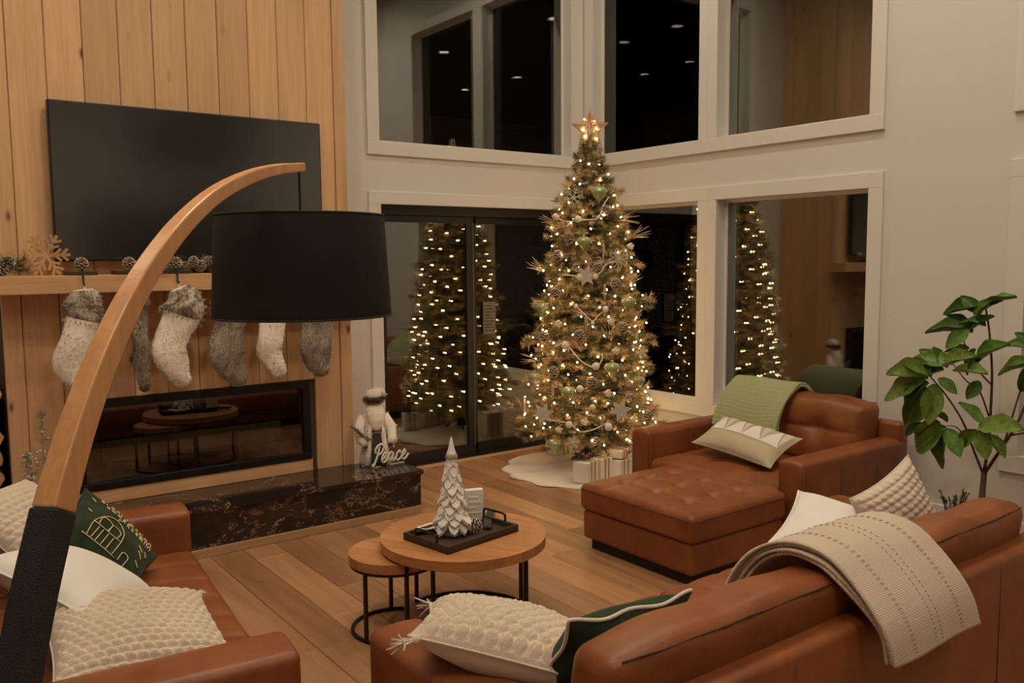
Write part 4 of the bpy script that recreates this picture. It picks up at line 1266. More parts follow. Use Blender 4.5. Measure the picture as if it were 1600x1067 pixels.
# ================================================================ arc lamp in the foreground
LB = V(-5.06, -4.42, 0); LT = V(-4.23, -3.60, 0)
ldir = unit(LT - LB); lnrm = V(-ldir[1], ldir[0], 0)
def on_lamp(px, py):
    d = np.array([(px - 800) / FPX, (py - 533.5) / FPX, 1.0]) @ CR
    t = np.dot(LB - CP, lnrm) / np.dot(d, lnrm)
    return CP + d * t
cl = [(472, 261), (430, 265), (385, 278), (335, 305), (285, 350), (240, 408), (200, 475), (160, 560), (125, 655), (96, 750), (76, 830), (52, 935), (30, 1050)]
arc = [on_lamp(x, y) for x, y in cl]
# carry the curve on to the floor
dlast = unit(arc[-1] - arc[-2])
while arc[-1][2] > .10:
    dlast = unit(dlast + V(0, 0, -.06)); arc.append(arc[-1] + dlast * min(.12, arc[-1][2]))
arc = [V(*p) for p in crom(arc, 5)]
base = arc[-1]
al = thing('arc_lamp', 'arching wooden floor lamp with a black drum shade in the foreground', 'floor lamp', (base[0], base[1], 0))
O = V(base[0], base[1], 0)
def strip(pts, wf, name, mat, par):
    """square section beam that follows pts"""
    vs = []; n = len(pts)
    for i, p in enumerate(pts):
        t = unit(pts[min(i + 1, n - 1)] - pts[max(i - 1, 0)]); s = lnrm; u = np.cross(s, t)
        a, b = wf(i / (n - 1))
        for (q, r) in ((-1, -1), (1, -1), (1, 1), (-1, 1)): vs.append(p - O + s * a * q + u * b * r)
    fs = [(3, 2, 1, 0), tuple(4 * (n - 1) + j for j in range(4))]
    for i in range(n - 1):
        for j in range(4): fs.append((4 * i + j, 4 * i + (j + 1) % 4, 4 * i + 4 + (j + 1) % 4, 4 * i + 4 + j))
    return MB().add(vs, fs).build(name, mat, par, bevel=.004, fix=True)
cut = min(range(len(arc)), key=lambda i: abs(arc[i][2] - on_lamp(82, 800)[2]) + (10 if i < 30 else 0))
strip(arc[:cut + 1], lambda f: (.012 + .010 * f, .012 + .016 * f), 'arch', 'lamp_wood', al)
strip(arc[cut:], lambda f: (.0235, .030), 'sleeve', 'pole_wrap', al)
MB().lathe([(.19, 0), (.19, .02), (.17, .03), (.05, .035)], 40).build('foot', 'black_metal', al, smooth=False)
MB().tube([(0, 0, .02), tuple(arc[-1] - O)], .03, 10).build('collar', 'black_metal', al)
tip = arc[1]
sh = on_lamp(467, 300)
ztop, zbot = on_lamp(467, 337)[2], on_lamp(467, 494)[2]
sx, sy = tip[0] - O[0], tip[1] - O[1]
tip2 = on_lamp(467, 264)
sx, sy = tip2[0] - O[0], tip2[1] - O[1]
MB().tube([(sx, sy, tip2[2]), (sx, sy, ztop - .06)], .0035, 8).build('cord', 'black_metal', al)
shd = MB().lathe([(.232, ztop), (.247, zbot), (.243, zbot), (.228, ztop), (.232, ztop)], 64, (sx, sy, 0), cap=False).build('shade', 'shade_fabric', al, smooth=True)
for (r, z) in ((.2315, ztop), (.2465, zbot)):
    MB().tube([(sx + r * math.cos(2 * PI * i / 64), sy + r * math.sin(2 * PI * i / 64), z) for i in range(64)], .003, 6, closed=True).build('rim', 'shade_fabric', shd, smooth=True)
MB().lathe([(.227, ztop - .004), (.2418, zbot + .004)], 64, (sx, sy, 0), cap=False).build('lining', 'shade_lining', shd, smooth=True)
for k in range(3):
    a = k * 2 * PI / 3
    MB().tube([(sx, sy, ztop - .05), (sx + 0.229 * math.cos(a), sy + .229 * math.sin(a), ztop - .008)], .003, 6).build('spider', 'black_metal', al)
MB().lathe([(.018, ztop - .13), (.022, ztop - .10), (.022, ztop - .05), (.01, ztop - .045)], 14, (sx, sy, 0)).build('socket', 'black_metal', al, smooth=True)

# ================================================================ leafy plant by the right-hand wall
pb = on(1533, 790, 0, -.50); PB = V(-.50, pb[1], 0)
pl = thing('potted_plant', 'large leafy potted plant behind the right end of the sofa', 'plant', tuple(PB))
MB().lathe([(.11, 0), (.15, .04), (.17, .26), (.18, .28), (.165, .28), (.16, .255), (.01, .25)], 32).build('pot', 'pot_clay', pl, smooth=True)
MB().lathe([(.158, .24), (.158, .256)], 24).build('soil', 'soil', pl)
def lv(px, py, dx=0.0): return on(px, py, 0, -.50 + dx) - PB
fork = lv(1538, 735)
MB().tube([V(0, 0, .24), V(0, 0, .30), fork], [.018, .017, .014], 10).build('stem', 'twig_brown', pl, smooth=True)
stems = [([(1538, 735, 0), (1545, 690, 0), (1548, 640, .02), (1550, 580, .03), (1546, 520, .02), (1540, 480, 0)], .009),
         ([(1538, 745, 0), (1520, 700, -.05), (1505, 660, -.10), (1480, 620, -.14), (1455, 590, -.16)], .007),
         ([(1545, 650, .02), (1530, 610, -.02), (1510, 595, -.05), (1490, 570, -.08)], .005),
         ([(1548, 600, .02), (1530, 580, 0), (1510, 545, 0), (1500, 505, .02)], .005),
         ([(1538, 740, 0), (1565, 700, -.05), (1590, 660, -.08), (1615, 600, -.08), (1630, 560, -.06)], .009),
         ([(1570, 690, -.05), (1585, 640, -.02), (1600, 590, .02), (1612, 540, .04)], .006),
         ([(1580, 680, -.06), (1605, 675, -.12), (1640, 665, -.16)], .005),
         ([(1515, 690, -.05), (1495, 668, -.10), (1480, 665, -.14)], .004)]
for s_, r_ in stems:
    P = crom([lv(*q) for q in s_], 5); n = len(P)
    MB().tube(P, [r_ * (1 - .5 * i / n) for i in range(n)], 8).build('branch', 'twig_brown', pl, smooth=True)
def leaf_mesh(name, mat, cup, bend):
    mb = MB(); nu, nv = 6, 12
    def f(u, v):
        a = 2 * u - 1
        w = .30 * math.sin(PI * min(1, v * .97 + .02)) ** .75 * (1 - .25 * v)
        return (a * w, v, cup * a * a * w * 2 - bend * v * v + .02 * math.sin(v * 14) * abs(a) + .03 * abs(a))
    mb.grid(f, nu, nv)
    me = mb.mesh(name); me.materials.append(MATS[mat]); me.materials.append(MATS['leaf_rib'])
    b = len(me.polygons)
    me.polygons.foreach_set('use_smooth', [True] * b)
    return me
LM = [leaf_mesh('leaf', m_, c_, b_) for m_ in ('leaf_green', 'leaf_dark', 'leaf_light') for c_, b_ in ((.25, .10), (.45, .28))]
rib = MB().tube([(0, 0, .004), (0, .5, -.02), (0, .97, -.095)], [.012, .008, .003], 5).mesh('midrib'); rib.materials.append(MATS['leaf_rib'])
leaves = [  # base px, tip px, width factor, shade, depth offset
 (1533, 478, 1580, 462, .7, 0, 0), (1536, 485, 1560, 470, .8, 1, .02), (1535, 480, 1478, 482, .7, 1, -.02), (1530, 490, 1505, 465, 1.2, 1, -.03), (1528, 500, 1540, 470, 1.2, 0, -.05),
 (1540, 510, 1505, 500, 1.2, 1, -.05), (1520, 520, 1456, 508, .9, 1, -.04), (1515, 515, 1482, 540, 1.3, 0, -.08), (1510, 520, 1545, 495, 1.2, 1, -.03), (1515, 545, 1480, 548, .7, 1, 0), (1512, 510, 1487, 490, .5, 1, 0),
 (1535, 560, 1512, 575, 1.6, 1, -.05), (1530, 565, 1560, 535, 1.4, 0, -.03), (1525, 545, 1510, 580, 1.4, 1, -.08),
 (1490, 570, 1432, 560, 1.2, 0, -.12), (1480, 575, 1442, 548, 1.3, 1, -.06), (1475, 578, 1415, 595, 1.25, 0, -.15), (1478, 572, 1512, 552, 1.2, 2, -.15), (1470, 565, 1460, 545, 1.5, 0, -.10), (1490, 580, 1535, 580, 1.1, 2, -.12),
 (1455, 590, 1414, 562, .8, 0, -.18), (1450, 592, 1388, 575, 1.0, 2, -.20), (1448, 596, 1388, 620, 1.3, 2, -.20), (1452, 598, 1412, 635, 1.0, 1, -.18), (1460, 600, 1452, 655, 1.1, 2, -.16), (1465, 592, 1492, 612, 1.3, 0, -.18), (1450, 605, 1418, 660, 1.0, 0, -.17),
 (1440, 660, 1416, 678, .7, 1, -.15), (1530, 595, 1513, 620, 1.5, 1, -.08), (1535, 665, 1505, 632, 1.4, 0, -.12), (1530, 668, 1588, 668, 1.2, 2, -.15), (1535, 670, 1540, 712, 1.3, 2, -.16), (1528, 672, 1500, 695, 1.2, 0, -.16), (1545, 680, 1568, 710, 1.2, 0, -.08), (1545, 668, 1530, 690, 1.0, 1, -.06),
 (1480, 668, 1430, 700, 1.6, 0, -.16), (1475, 672, 1470, 725, 1.3, 1, -.18), (1478, 670, 1498, 708, 1.4, 0, -.17), (1470, 662, 1435, 672, 1.2, 1, -.10), (1480, 660, 1460, 643, .6, 1, -.08),
 (1612, 545, 1575, 535, 1.2, 0, 0), (1615, 570, 1563, 575, 1.2, 0, -.05), (1610, 540, 1590, 520, 1.2, 1, .02), (1618, 560, 1600, 610, 1.2, 1, -.05), (1620, 550, 1660, 530, 1.2, 0, 0), (1625, 570, 1670, 590, 1.2, 0, -.05), (1612, 548, 1630, 505, 1.2, 2, 0)]
rnd = random.Random(8)
for (bx, by, tx, ty, wf, shd_, dx) in leaves:
    p = lv(bx, by, dx); q = lv(tx, ty, dx + rnd.uniform(-.06, .02))
    L = np.linalg.norm(q - p); y = (q - p) / L
    up = unit(V(-.55 + rnd.uniform(-.3, .3), -.25 + rnd.uniform(-.5, .5), .8))
    z = unit(up - y * up.dot(y)); x = np.cross(y, z)
    o = bpy.data.objects.new('leaf', LM[shd_ * 2 + rnd.randrange(2)]); COL.objects.link(o); o.parent = pl
    o.location = tuple(p); aim(o, tuple(x), tuple(y), tuple(z)); L *= 1.15; o.scale = (L * .95 * wf ** .5, L, L)
    r = bpy.data.objects.new('midrib', rib); COL.objects.link(r); r.parent = o
# small trailing plant behind the sofa back
tp = on(1488, 775, 0, -.75)
# ================================================================ mantel: holders, stockings, greenery
YM = YC - .22            # front of the mantel
ZM = 1.582
def pine_cone(par, c, s=1.0, mat='cone_brown', axis=(0, 0, 1), name='pine_cone'):
    """scales set on a spiral round an egg-shaped core"""
    ax = unit(V(*axis)); e1 = unit(np.cross(ax, V(.3, .9, .2))); e2 = np.cross(ax, e1)
    mb = MB(); mt_ = MB()
    N = 44
    for k in range(N):
        f = k / (N - 1); a = k * 2.39996
        r = .026 * s * math.sin(PI * (.12 + .80 * f)) ** .8; h = (-.028 + .062 * f) * s
        d = e1 * math.cos(a) + e2 * math.sin(a); sd = np.cross(ax, d)
        p = V(*c) + ax * h + d * r * .45; q = V(*c) + ax * (h + .006 * s) + d * (r + .006 * s); w = .0085 * s
        for bb, p_, q_ in ((mb, p, q), (mt_, p + (q - p) * .72, q + (q - p) * .06)):
            up = ax * (.003 * s)
            bb.add([p_ - sd * w * .4, p_ + sd * w * .4, q_ + sd * w, q_ - sd * w, p_ - sd * w * .4 + up, p_ + sd * w * .4 + up, q_ + sd * w + up, q_ - sd * w + up],
                   [(3, 2, 1, 0), (4, 5, 6, 7), (0, 1, 5, 4), (1, 2, 6, 5), (2, 3, 7, 6), (3, 0, 4, 7)])
    o = mb.build(name, mat, par, fix=True)
    mt_.build('frosted_tips', 'frost', o, fix=True)
    return o
for t, s in tree_cones: pine_cone(t, (0, 0, 0), s, axis=tuple(TOCAM * .7 + V(0, 0, -.6)), name='scales')
HOOKS = [-4.281, -4.044, -3.801, -3.545, -3.262, -2.965]
hl = ['at the far left', 'behind the lamp arch', 'right of the lamp arch', 'left end of those behind the shade', 'middle one behind the shade', 'right end of those behind the shade']
for k, hx in enumerate(HOOKS):
    t = thing('stocking_holder', 'dark stocking holder with frosted cone, ' + hl[k], 'stocking holder', (hx, YM, ZM), group='stocking holders on the mantel')
    MB().box(-.075, .075, .0, .11, 0, .022).build('plate', 'dark_wood', t, bevel=.003)
    mb = MB()
    mb.tube([(0, .03, .02), (0, -.008, .018), (0, -.016, .0), (0, -.016, -.045), (0, -.03, -.055), (0, -.042, -.045)], .005, 8)
    mb.build('hook', 'black_metal', t, smooth=True)
    pine_cone(t, (0, .03, .055), 1.05, axis=(0.1, -.85, .5))

def stocking(label, hx, path, widths, thick, mat, cuffmat, cuff, twist=0.0, depth=0.0, edge=None):
    """path in the picture of the leg's middle line from top to toe, widths in pixels; hangs in front of the mantel"""
    t = thing('stocking', label, 'stocking', (hx, YM - .034, ZM - .06), group='stockings hanging from the mantel')
    O_ = V(hx, YM - .034, ZM - .06)
    y0 = YM - .034 - thick * .2
    P = [on(x, y, 1, y0) for x, y in path]
    sc = np.linalg.norm(on(path[0][0] + 10, path[0][1], 1, y0) - on(path[0][0], path[0][1], 1, y0)) / 10
    W = [w * sc * .5 for w in widths]
    C = crom([(p[0], p[2], w) for p, w in zip(P, W)], 7)
    n = 26; rings = []; N = len(C)
    rnd = random.Random(int(hx * 1000))
    ph = rnd.uniform(0, 6)
    def ring(i, grow=0.0, noise=0.004):
        c = C[i]; a = C[min(i + 1, N - 1)] - C[max(i - 1, 0)]; a = a[:2] / (np.linalg.norm(a[:2]) + 1e-9)
        s = np.array([-a[1], a[0]])
        f = i / (N - 1)
        th = thick * (.55 + .45 * math.sin(PI * min(1, .15 + f * .8))) + grow
        w = c[2] + grow
        out = []
        for j in range(n):
            an = 2 * PI * j / n
            ca, sa = math.cos(an), math.sin(an)
            k_ = 1 + noise / max(w, .01) * math.sin(3 * an + 9 * f + ph) + noise / max(w, .01) * .6 * math.sin(5 * an - 14 * f)
            q = s * ca * w * k_
            out.append((c[0] + q[0] - O_[0], y0 - O_[1] - sa * th * k_ + .004 * math.sin(f * 15 + ph), c[1] + q[1] - O_[2]))
        return out
    # leg and foot with a rounded toe
    rings = [ring(i) for i in range(N)]
    last = C[-1]; d = C[-1] - C[-3]; d = d[:2] / np.linalg.norm(d[:2])
    for q, sh_ in ((.35, .93), (.62, .75), (.82, .5), (.95, .2)):
        rings.append([((p[0] - (last[0] - O_[0])) * sh_ + (last[0] - O_[0]) + d[0] * last[2] * q, p[1] * sh_ + (y0 - O_[1]) * (1 - sh_), (p[2] - (last[1] - O_[2])) * sh_ + (last[1] - O_[2]) + d[1] * last[2] * q) for p in ring(N - 1)])
    MB().loft(rings).build('leg', mat, t, smooth=True, fix=True)
    plush = []
    RA = [np.array(r) for r in rings[1:]]
    for _ in range(2200):
        i = rnd.randrange(len(RA) - 1); j = rnd.randrange(n); f_, g_ = rnd.random(), rnd.random()
        a_ = RA[i][j] * (1 - g_) + RA[i][(j + 1) % n] * g_; b_ = RA[i + 1][j] * (1 - g_) + RA[i + 1][(j + 1) % n] * g_
        p = a_ * (1 - f_) + b_ * f_; v = unit(p - RA[i].mean(0))
        plush.append((p - v * .003, p + v * .003 + V(0, 0, -.005)))
    needles('plush', mat, plush, 7, .008, .0014, t, seed=8)
    if cuff:
        m_ = int(N * cuff)
        mb = MB(); rg = []
        idx = list(np.linspace(0, m_, 9).astype(int))
        for q, i in enumerate(idx):
            g = .010 + .007 * math.sin(PI * q / 8)
            rg.append(ring(i, g, .007))
        o = mb.loft(rg).build('cuff', cuffmat, t, smooth=True, fix=True)
        nn = o.modifiers.new('sub', 'SUBSURF'); nn.levels = 1; nn.render_levels = 1
        # tufts of fur
        tips = []
        rg_ = np.random.default_rng(5)
        pts = np.array([p for r in rg for p in r]); cen = pts.mean(0)
        tp_ = []
        for r in rg:
            cr_ = np.mean(np.array(r), axis=0)
            for p in r:
                v = V(*p) - cr_
                tp_.append((V(*p) - v * .05, V(*p) + v * .10 + V(0, 0, -.014)))
        needles('fur_tufts', cuffmat, tp_, 9, .016, .0016, t, seed=6)
    # hanging loop
    top = C[0]
    MB().tube([(-.006, -.0, .012), (0, 0, .0), (top[0] - O_[0] - .004, y0 - O_[1], top[1] - O_[2] - .01)], .0028, 6).build('loop', 'cream_cloth', t)
    MB().tube([(.006, -.0, .012), (.004, 0, .0), (top[0] - O_[0] + .006, y0 - O_[1], top[1] - O_[2] - .01)], .0028, 6).build('loop', 'cream_cloth', t)
    return t
stocking('white plush stocking with brown fur cuff at the left end of the mantel', HOOKS[0], [(131, 452), (133, 470), (130, 490), (122, 520), (115, 545), (112, 565), (122, 582), (140, 596), (152, 606)], [30, 44, 52, 50, 52, 56, 50, 36, 26], .035, 'fur_white', 'fur_mix', .30)
stocking('brown fur stocking seen edge-on beside the lamp arch', HOOKS[1], [(210, 452), (210, 470), (213, 490), (217, 520), (221, 550), (224, 580), (226, 603)], [20, 36, 34, 24, 23, 22, 15], .03, 'fur_grey', 'fur_mix', .26)
stocking('white plush stocking with a slanted brown fur cuff right of the lamp arch', HOOKS[2], [(279, 450), (287, 470), (285, 492), (274, 515), (266, 535), (264, 552), (272, 570), (281, 585), (286, 591)], [24, 52, 58, 52, 50, 52, 46, 34, 26], .04, 'fur_white', 'fur_mix', .27)
stocking('grey-brown fur stocking with its foot pointing right, below the lamp shade', HOOKS[3], [(356, 446), (358, 468), (360, 492), (358, 515), (354, 538), (354, 555), (362, 572), (371, 586)], [24, 46, 46, 46, 52, 54, 46, 34], .035, 'fur_grey', 'fur_mix', .25)
stocking('slim white plush stocking between the two fur stockings', HOOKS[4], [(430, 445), (430, 468), (428, 492), (424, 515), (421, 535), (422, 549), (430, 565), (437, 578)], [22, 40, 40, 38, 38, 38, 28, 20], .03, 'fur_white', 'fur_mix', .25)
stocking('grey-brown fur stocking at the right end of the mantel', HOOKS[5], [(499, 443), (499, 466), (498, 492), (497, 512), (493, 532), (493, 548), (497, 564), (501, 574)], [22, 44, 44, 46, 46, 46, 38, 26], .035, 'fur_grey', 'fur_mix', .25)

# wooden snowflake standing on the mantel
sf = thing('wooden_snowflake', 'flat wooden cut-out snowflake leaning on the mantel below the television', 'snowflake', (-4.43, YC - .10, ZM))
for k in range(6):
    a = k * PI / 3 + .02; d = V(math.cos(a), 0, math.sin(a)); s = V(-d[2], 0, d[0]); c0 = V(0, 0, .107); R = .118
    mb = MB(); nbar = [k * .0002]
    def bar(p, q, w=.0085):
        nbar[0] += .0009; tt = .005 + nbar[0]
        t_ = unit(q - p); n_ = V(-t_[2], 0, t_[0]) * w
        mb.prism([((p - n_)[0], (p - n_)[2]), ((q - n_)[0], (q - n_)[2]), ((q + n_)[0], (q + n_)[2]), ((p + n_)[0], (p + n_)[2])], -tt, tt, 'xz')
    bar(c0, c0 + d * R)
    for q, l in ((.34, .046), (.62, .044)):
        for sg in (-1, 1): bar(c0 + d * R * q, c0 + d * R * q + (d * .72 + s * sg * .70) * l, .0065)
    mb.build('arm', 'cut_wood', sf, fix=True)
def sprig(name, label, loc, seed, n=16, L=.16, cones=3, flat=.35):
    t = thing(name, label, 'greenery', loc, group='frosted pine sprigs on the mantel')
    rnd = random.Random(seed); tips = []; fr = []
    for k in range(n):
        a = rnd.uniform(0, 6.28); l = L * rnd.uniform(.5, 1.1)
        e = V(math.cos(a) * l, math.sin(a) * l * flat - .01, rnd.uniform(.01, .09))
        MB().tube([V(0, 0, .02), e * .5 + V(0, 0, .02), e], [.003, .0025, .0015], 5).build('twig', 'twig_brown', t)
        (tips if k % 3 else fr).append((e * .25 + V(0, 0, .02), e))
    tag(needles('needles', 'needle_green', tips, 120, .05, .0018, t, seed=seed), kind='stuff')
    tag(needles('frosted_needles', 'frost', fr, 60, .045, .0016, t, seed=seed + 1), kind='stuff')
    for k in range(cones):
        pine_cone(t, ((k - cones / 2) * .042 + .05, -.035 + rnd.uniform(-.02, .02), .028 + .034 * (k % 2) + rnd.uniform(0, .01)), rnd.uniform(.8, 1.05), axis=(rnd.uniform(-.5, .5), -.8, .5))
    for k in range(5):
        MB().sphere((rnd.uniform(-.09, .09), rnd.uniform(-.04, .0), rnd.uniform(.04, .08)), .008, 8, 6).build('white_berry', 'frost', t, smooth=True)
sprig('pine_sprig', 'frosted pine sprig with white berries at the left end of the mantel', (-4.655, YC - .13, ZM), 3, 18, .13, 2)
sprig('pine_sprig', 'frosted pine sprig with cones on the mantel beside the lamp shade', (-3.70, YC - .12, ZM), 8, 20, .20, 4)
sprig('pine_sprig', 'pine sprig with cones on the mantel behind the lamp shade', (-3.1, YC - .12, ZM), 12, 18, .18, 3)

# ================================================================ hearth: bearded figurine, lettered sign, tinsel trees
ZH = .285
fp_ = on(586, 660, 1, -.76)
fg = thing('bearded_figurine', 'white-bearded figurine in a cream fur robe and cap standing on the hearth', 'figurine', (fp_[0], -.74, ZH), math.radians(-12))
def ellring(cx, cy, cz, rx, ry, n=20, wob=0.0, ph=0.0): return [(cx + rx * (1 + wob * math.sin(5 * a + ph)) * math.cos(a), cy + ry * (1 + wob * math.sin(5 * a + ph)) * math.sin(a), cz) for a in [2 * PI * j / n for j in range(n)]]
body = [ellring(0, 0, z, rx, ry, wob=.05, ph=z * 40) for z, rx, ry in [(0.0, .098, .075), (.03, .10, .078), (.10, .088, .068), (.20, .074, .058), (.28, .076, .055), (.33, .080, .05), (.355, .05, .04), (.37, .032, .03), (.40, .046, .046), (.43, .052, .052), (.455, .046, .046), (.47, .03, .03)]]
MB().loft(body).build('body', 'fur_white', fg, smooth=True, fix=True)
MB().loft([[(-w, -.060 - f, z), (0, -.082 - f, z), (w, -.060 - f, z), (w * .6, -.03, z), (-w * .6, -.03, z)] for z, w, f in [(.012, .066, .022), (.08, .056, .012), (.16, .044, .002), (.22, .036, -.004), (.285, .030, -.008)]]).build('robe_front', 'fur_dark', fg, smooth=True, fix=True)
for s in (-1, 1):
    MB().tube([(s * .070, -.072, .012), (s * .058, -.066, .12), (s * .044, -.058, .22), (s * .034, -.05, .30)], [.026, .02, .016, .014], 10).build('fur_trim', 'fur_white', fg, smooth=True)
    MB().tube([(s * .074, 0, .325), (s * .112, -.03, .25), (s * .105, -.07, .175), (s * .088, -.088, .15)], [.030, .034, .030, .020], 12).build('sleeve', 'fur_white', fg, smooth=True)
    MB().sphere((s * .085, -.094, .142), .016, 10, 8).build('mitten', 'fur_dark', fg, smooth=True)
    MB().sphere((s * .035, -.075, .012), .028, 12, 8, (1, 1.4, .55)).build('boot', 'black_metal', fg, smooth=True)
MB().sphere((0, -.012, .415), .047, 16, 12, (1, 1, 1.05)).build('face', 'skin', fg, smooth=True)
MB().sphere((0, -.060, .410), .009, 10, 8).build('nose', 'skin', fg, smooth=True)
for s in (-1, 1):
    MB().sphere((s * .017, -.054, .424), .0055, 8, 6).build('eye', 'black_metal', fg, smooth=True)
    MB().sphere((s * .014, -.058, .396), .012, 10, 8, (1.3, .6, .6)).build('moustache', 'fur_white', fg, smooth=True)
bd = []
for z, rx, y, ry in [(.405, .044, -.022, .036), (.385, .056, -.036, .036), (.35, .062, -.050, .034), (.31, .055, -.060, .030), (.27, .040, -.066, .022), (.235, .016, -.068, .012), (.225, .004, -.068, .004)]:
    bd.append(ellring(0, y, z, rx, ry, 20, .06, z * 90))
MB().loft(bd).build('beard', 'fur_white', fg, smooth=True, fix=True)
MB().tube([(.052 * math.cos(a), -.012 + .052 * math.sin(a), .440) for a in [2 * PI * j / 20 for j in range(20)]], .012, 8, closed=True).build('hat_band', 'fur_dark', fg, smooth=True)
MB().loft([ellring(0, -.01, .445, .050, .050), ellring(.004, -.008, .475, .054, .054), ellring(.012, -.006, .497, .048, .046), ellring(.024, -.008, .508, .030, .028), ellring(.03, -.01, .511, .008, .008)]).build('cap', 'fur_white', fg, smooth=True, fix=True)
MB().tube([(.02, 0, .495), (.055, -.02, .492), (.070, -.03, .468)], [.026, .022, .014], 10).build('cap_tail', 'fur_white', fg, smooth=True)
MB().sphere((.063, -.045, .452), .012, 10, 8).build('pompom', 'fur_dark', fg, smooth=True)
MB().tube([(.055 * math.cos(a), -.018 + .062 * math.sin(a), .235) for a in [2 * PI * j / 20 for j in range(20)]], .006, 6, closed=True).build('belt', 'fur_dark', fg, smooth=True)
def fuzz(objs, mat, ln, per, seed=1, wd=.0011, drop=.25):
    for o in objs:
        me = o.data; tips = []
        for v in me.vertices:
            n = V(*v.normal); p = V(*v.co); tips.append((p - n * .001, p + n * ln * .6 + V(0, 0, -ln * drop)))
        needles(o.name.split('.')[0] + '_fur', mat, tips, per, ln, wd, o, seed=seed)
fuzz([o for o in fg.children if o.name.split('.')[0] in ('body', 'sleeve', 'fur_trim', 'beard', 'cap', 'cap_tail')], 'fur_white', .012, 8)
fuzz([o for o in fg.children if o.name.split('.')[0] in ('robe_front', 'hat_band')], 'fur_dark', .014, 14, 3)
bag = thing('small_tree_bundle', 'little frosted fir bundle held in the arm of the bearded figurine', 'greenery', tuple(V(fp_[0] - .10, -.80, ZH + .20)))
tips = [(V(0, 0, 0), V(-.10, -.005, .09))] + [(V(-.10, -.005, .09) * q, V(-.10, -.005, .09) * q + V(s * .04 * (1.2 - q), -.02, .035 * (1.2 - q) * (1 if s < 0 else -.6))) for q in (.1, .3, .5, .7) for s in (-1, 1)]
tag(needles('needles', 'needle_green', tips, 60, .024, .0012, bag, seed=4), kind='stuff')
tag(needles('frosted_needles', 'frost', tips, 24, .024, .0012, bag, seed=5), kind='stuff')
MB().tube([(0.03, 0, -.03), (-.10, -.005, .09)], .004, 6).build('stick', 'twig_brown', bag)
pick_ = thing('berry_sprig', 'small white berry sprig in the other hand of the bearded figurine', 'greenery', tuple(V(fp_[0] + .085, -.85, ZH + .14)))
rnd = random.Random(3)
for k in range(12):
    p = V(rnd.uniform(-.03, .03), rnd.uniform(-.02, .02), rnd.uniform(-.02, .035))
    MB().tube([(0, 0, 0), tuple(p)], .0015, 4).build('twig', 'twig_brown', pick_); MB().sphere(tuple(p), .007, 8, 6).build('berry', 'frost', pick_, smooth=True)

# script sign reading Peace
LET = [[(0.05, .10), (.00, .04), (.04, -.02), (.10, .06), (.17, .30), (.24, .62), (.27, .92)], [(.10, .60), (.06, .78), (.16, .96), (.36, 1.02), (.50, .88), (.46, .66), (.32, .52), (.22, .56)],
       [(.46, .22), (.58, .30), (.68, .44), (.62, .56), (.52, .46), (.50, .24), (.60, .10), (.74, .16), (.84, .30)],
       [(1.10, .46), (1.00, .56), (.88, .44), (.86, .22), (.94, .12), (1.04, .24), (1.12, .50), (1.10, .24), (1.18, .12), (1.28, .24)],
       [(1.54, .46), (1.46, .56), (1.34, .44), (1.32, .22), (1.42, .10), (1.54, .16), (1.64, .30)],
       [(1.60, .24), (1.72, .32), (1.82, .46), (1.76, .58), (1.66, .46), (1.64, .24), (1.76, .10), (1.92, .20), (2.02, .36)]]
ps = thing('peace_sign', 'cream script sign reading Peace in front of the bearded figurine', 'sign', (-2.60, -.845, ZH), math.radians(2))
for s_ in LET:
    pts = [((q[0] + q[1] * .18) * .134, 0, q[1] * .135 + .012) for q in crom([(a, b, 0) for a, b in s_], 8)]
    MB().tube(pts, .0072, 8, flat=1.0, up=(0, 1, 0)).build('letter_stroke', 'resin_white', ps, smooth=True)
MB().box(.0, .25, .004, .02, 0, .004).build('foot_bar', 'resin_white', ps)

def tinsel_tree(label, x, y, h, r, seed):
    t = thing('tinsel_tree', label, 'decoration', (x, y, ZH), group='silver tinsel trees on the hearth')
    MB().lathe([(.03, 0), (.03, .012), (.006, .016), (.004, h)], 12).build('stem', 'silver_tinsel', t)
    rnd = random.Random(seed); tips = []
    for k in range(90):
        z = .03 + (h - .05) * rnd.random() ** .9; R = r * (1 - z / h) + .012; a = rnd.uniform(0, 6.28)
        tips.append((V(0, 0, z), V(R * math.cos(a), R * math.sin(a), z - .01 + .03 * rnd.random())))
    tag(needles('tinsel', 'silver_tinsel', tips, 16, .022, .0016, t, seed=seed), kind='stuff')
    for k in range(26):
        p = tips[k * 3][1]; MB().sphere(tuple(p), .006, 8, 6).build('bead', 'frost', t, smooth=True)
b1 = on(66, 680, 1, -.80); b2 = on(42, 730, 1, -.86)
tinsel_tree('taller silver tinsel tree on the hearth left of the lamp', b1[0], -.80, .60, .06, 2)
tinsel_tree('shorter silver tinsel tree on the hearth at the far left', b2[0], -.88, .40, .05, 5)

# firewood stacked in the recess left of the chimney
rnd = random.Random(6)
rack_h = 0
names = ['lowest', 'second', 'third', 'fourth', 'fifth', 'sixth', 'seventh', 'eighth']
for cidx in range(2):
    z = .06
    for k in range(8):
        r = rnd.uniform(.055, .075)
        x = -4.725 - cidx * .15 + rnd.uniform(-.008, .008)
        t = thing('firewood_log', ('split firewood log, %s from the bottom of the stack %s' % (names[k], 'beside the chimney' if cidx == 0 else 'farther left of the chimney')), 'log', (x, -.40, z + r), group='firewood stacked beside the chimney')
        n = 11; poly = [(r * (1 + .16 * rnd.uniform(-1, 1)) * math.cos(2 * PI * j / n), r * (1 + .16 * rnd.uniform(-1, 1)) * math.sin(2 * PI * j / n)) for j in range(n)]
        MB().prism(poly, -.22, .25, 'xz').build('bark', 'bark', t, fix=True)
        MB().prism([(a * .93, b * .93) for a, b in poly], -.224, -.219, 'xz').build('cut_face', 'cut_wood', t, fix=True)
        z += 2 * r * .98
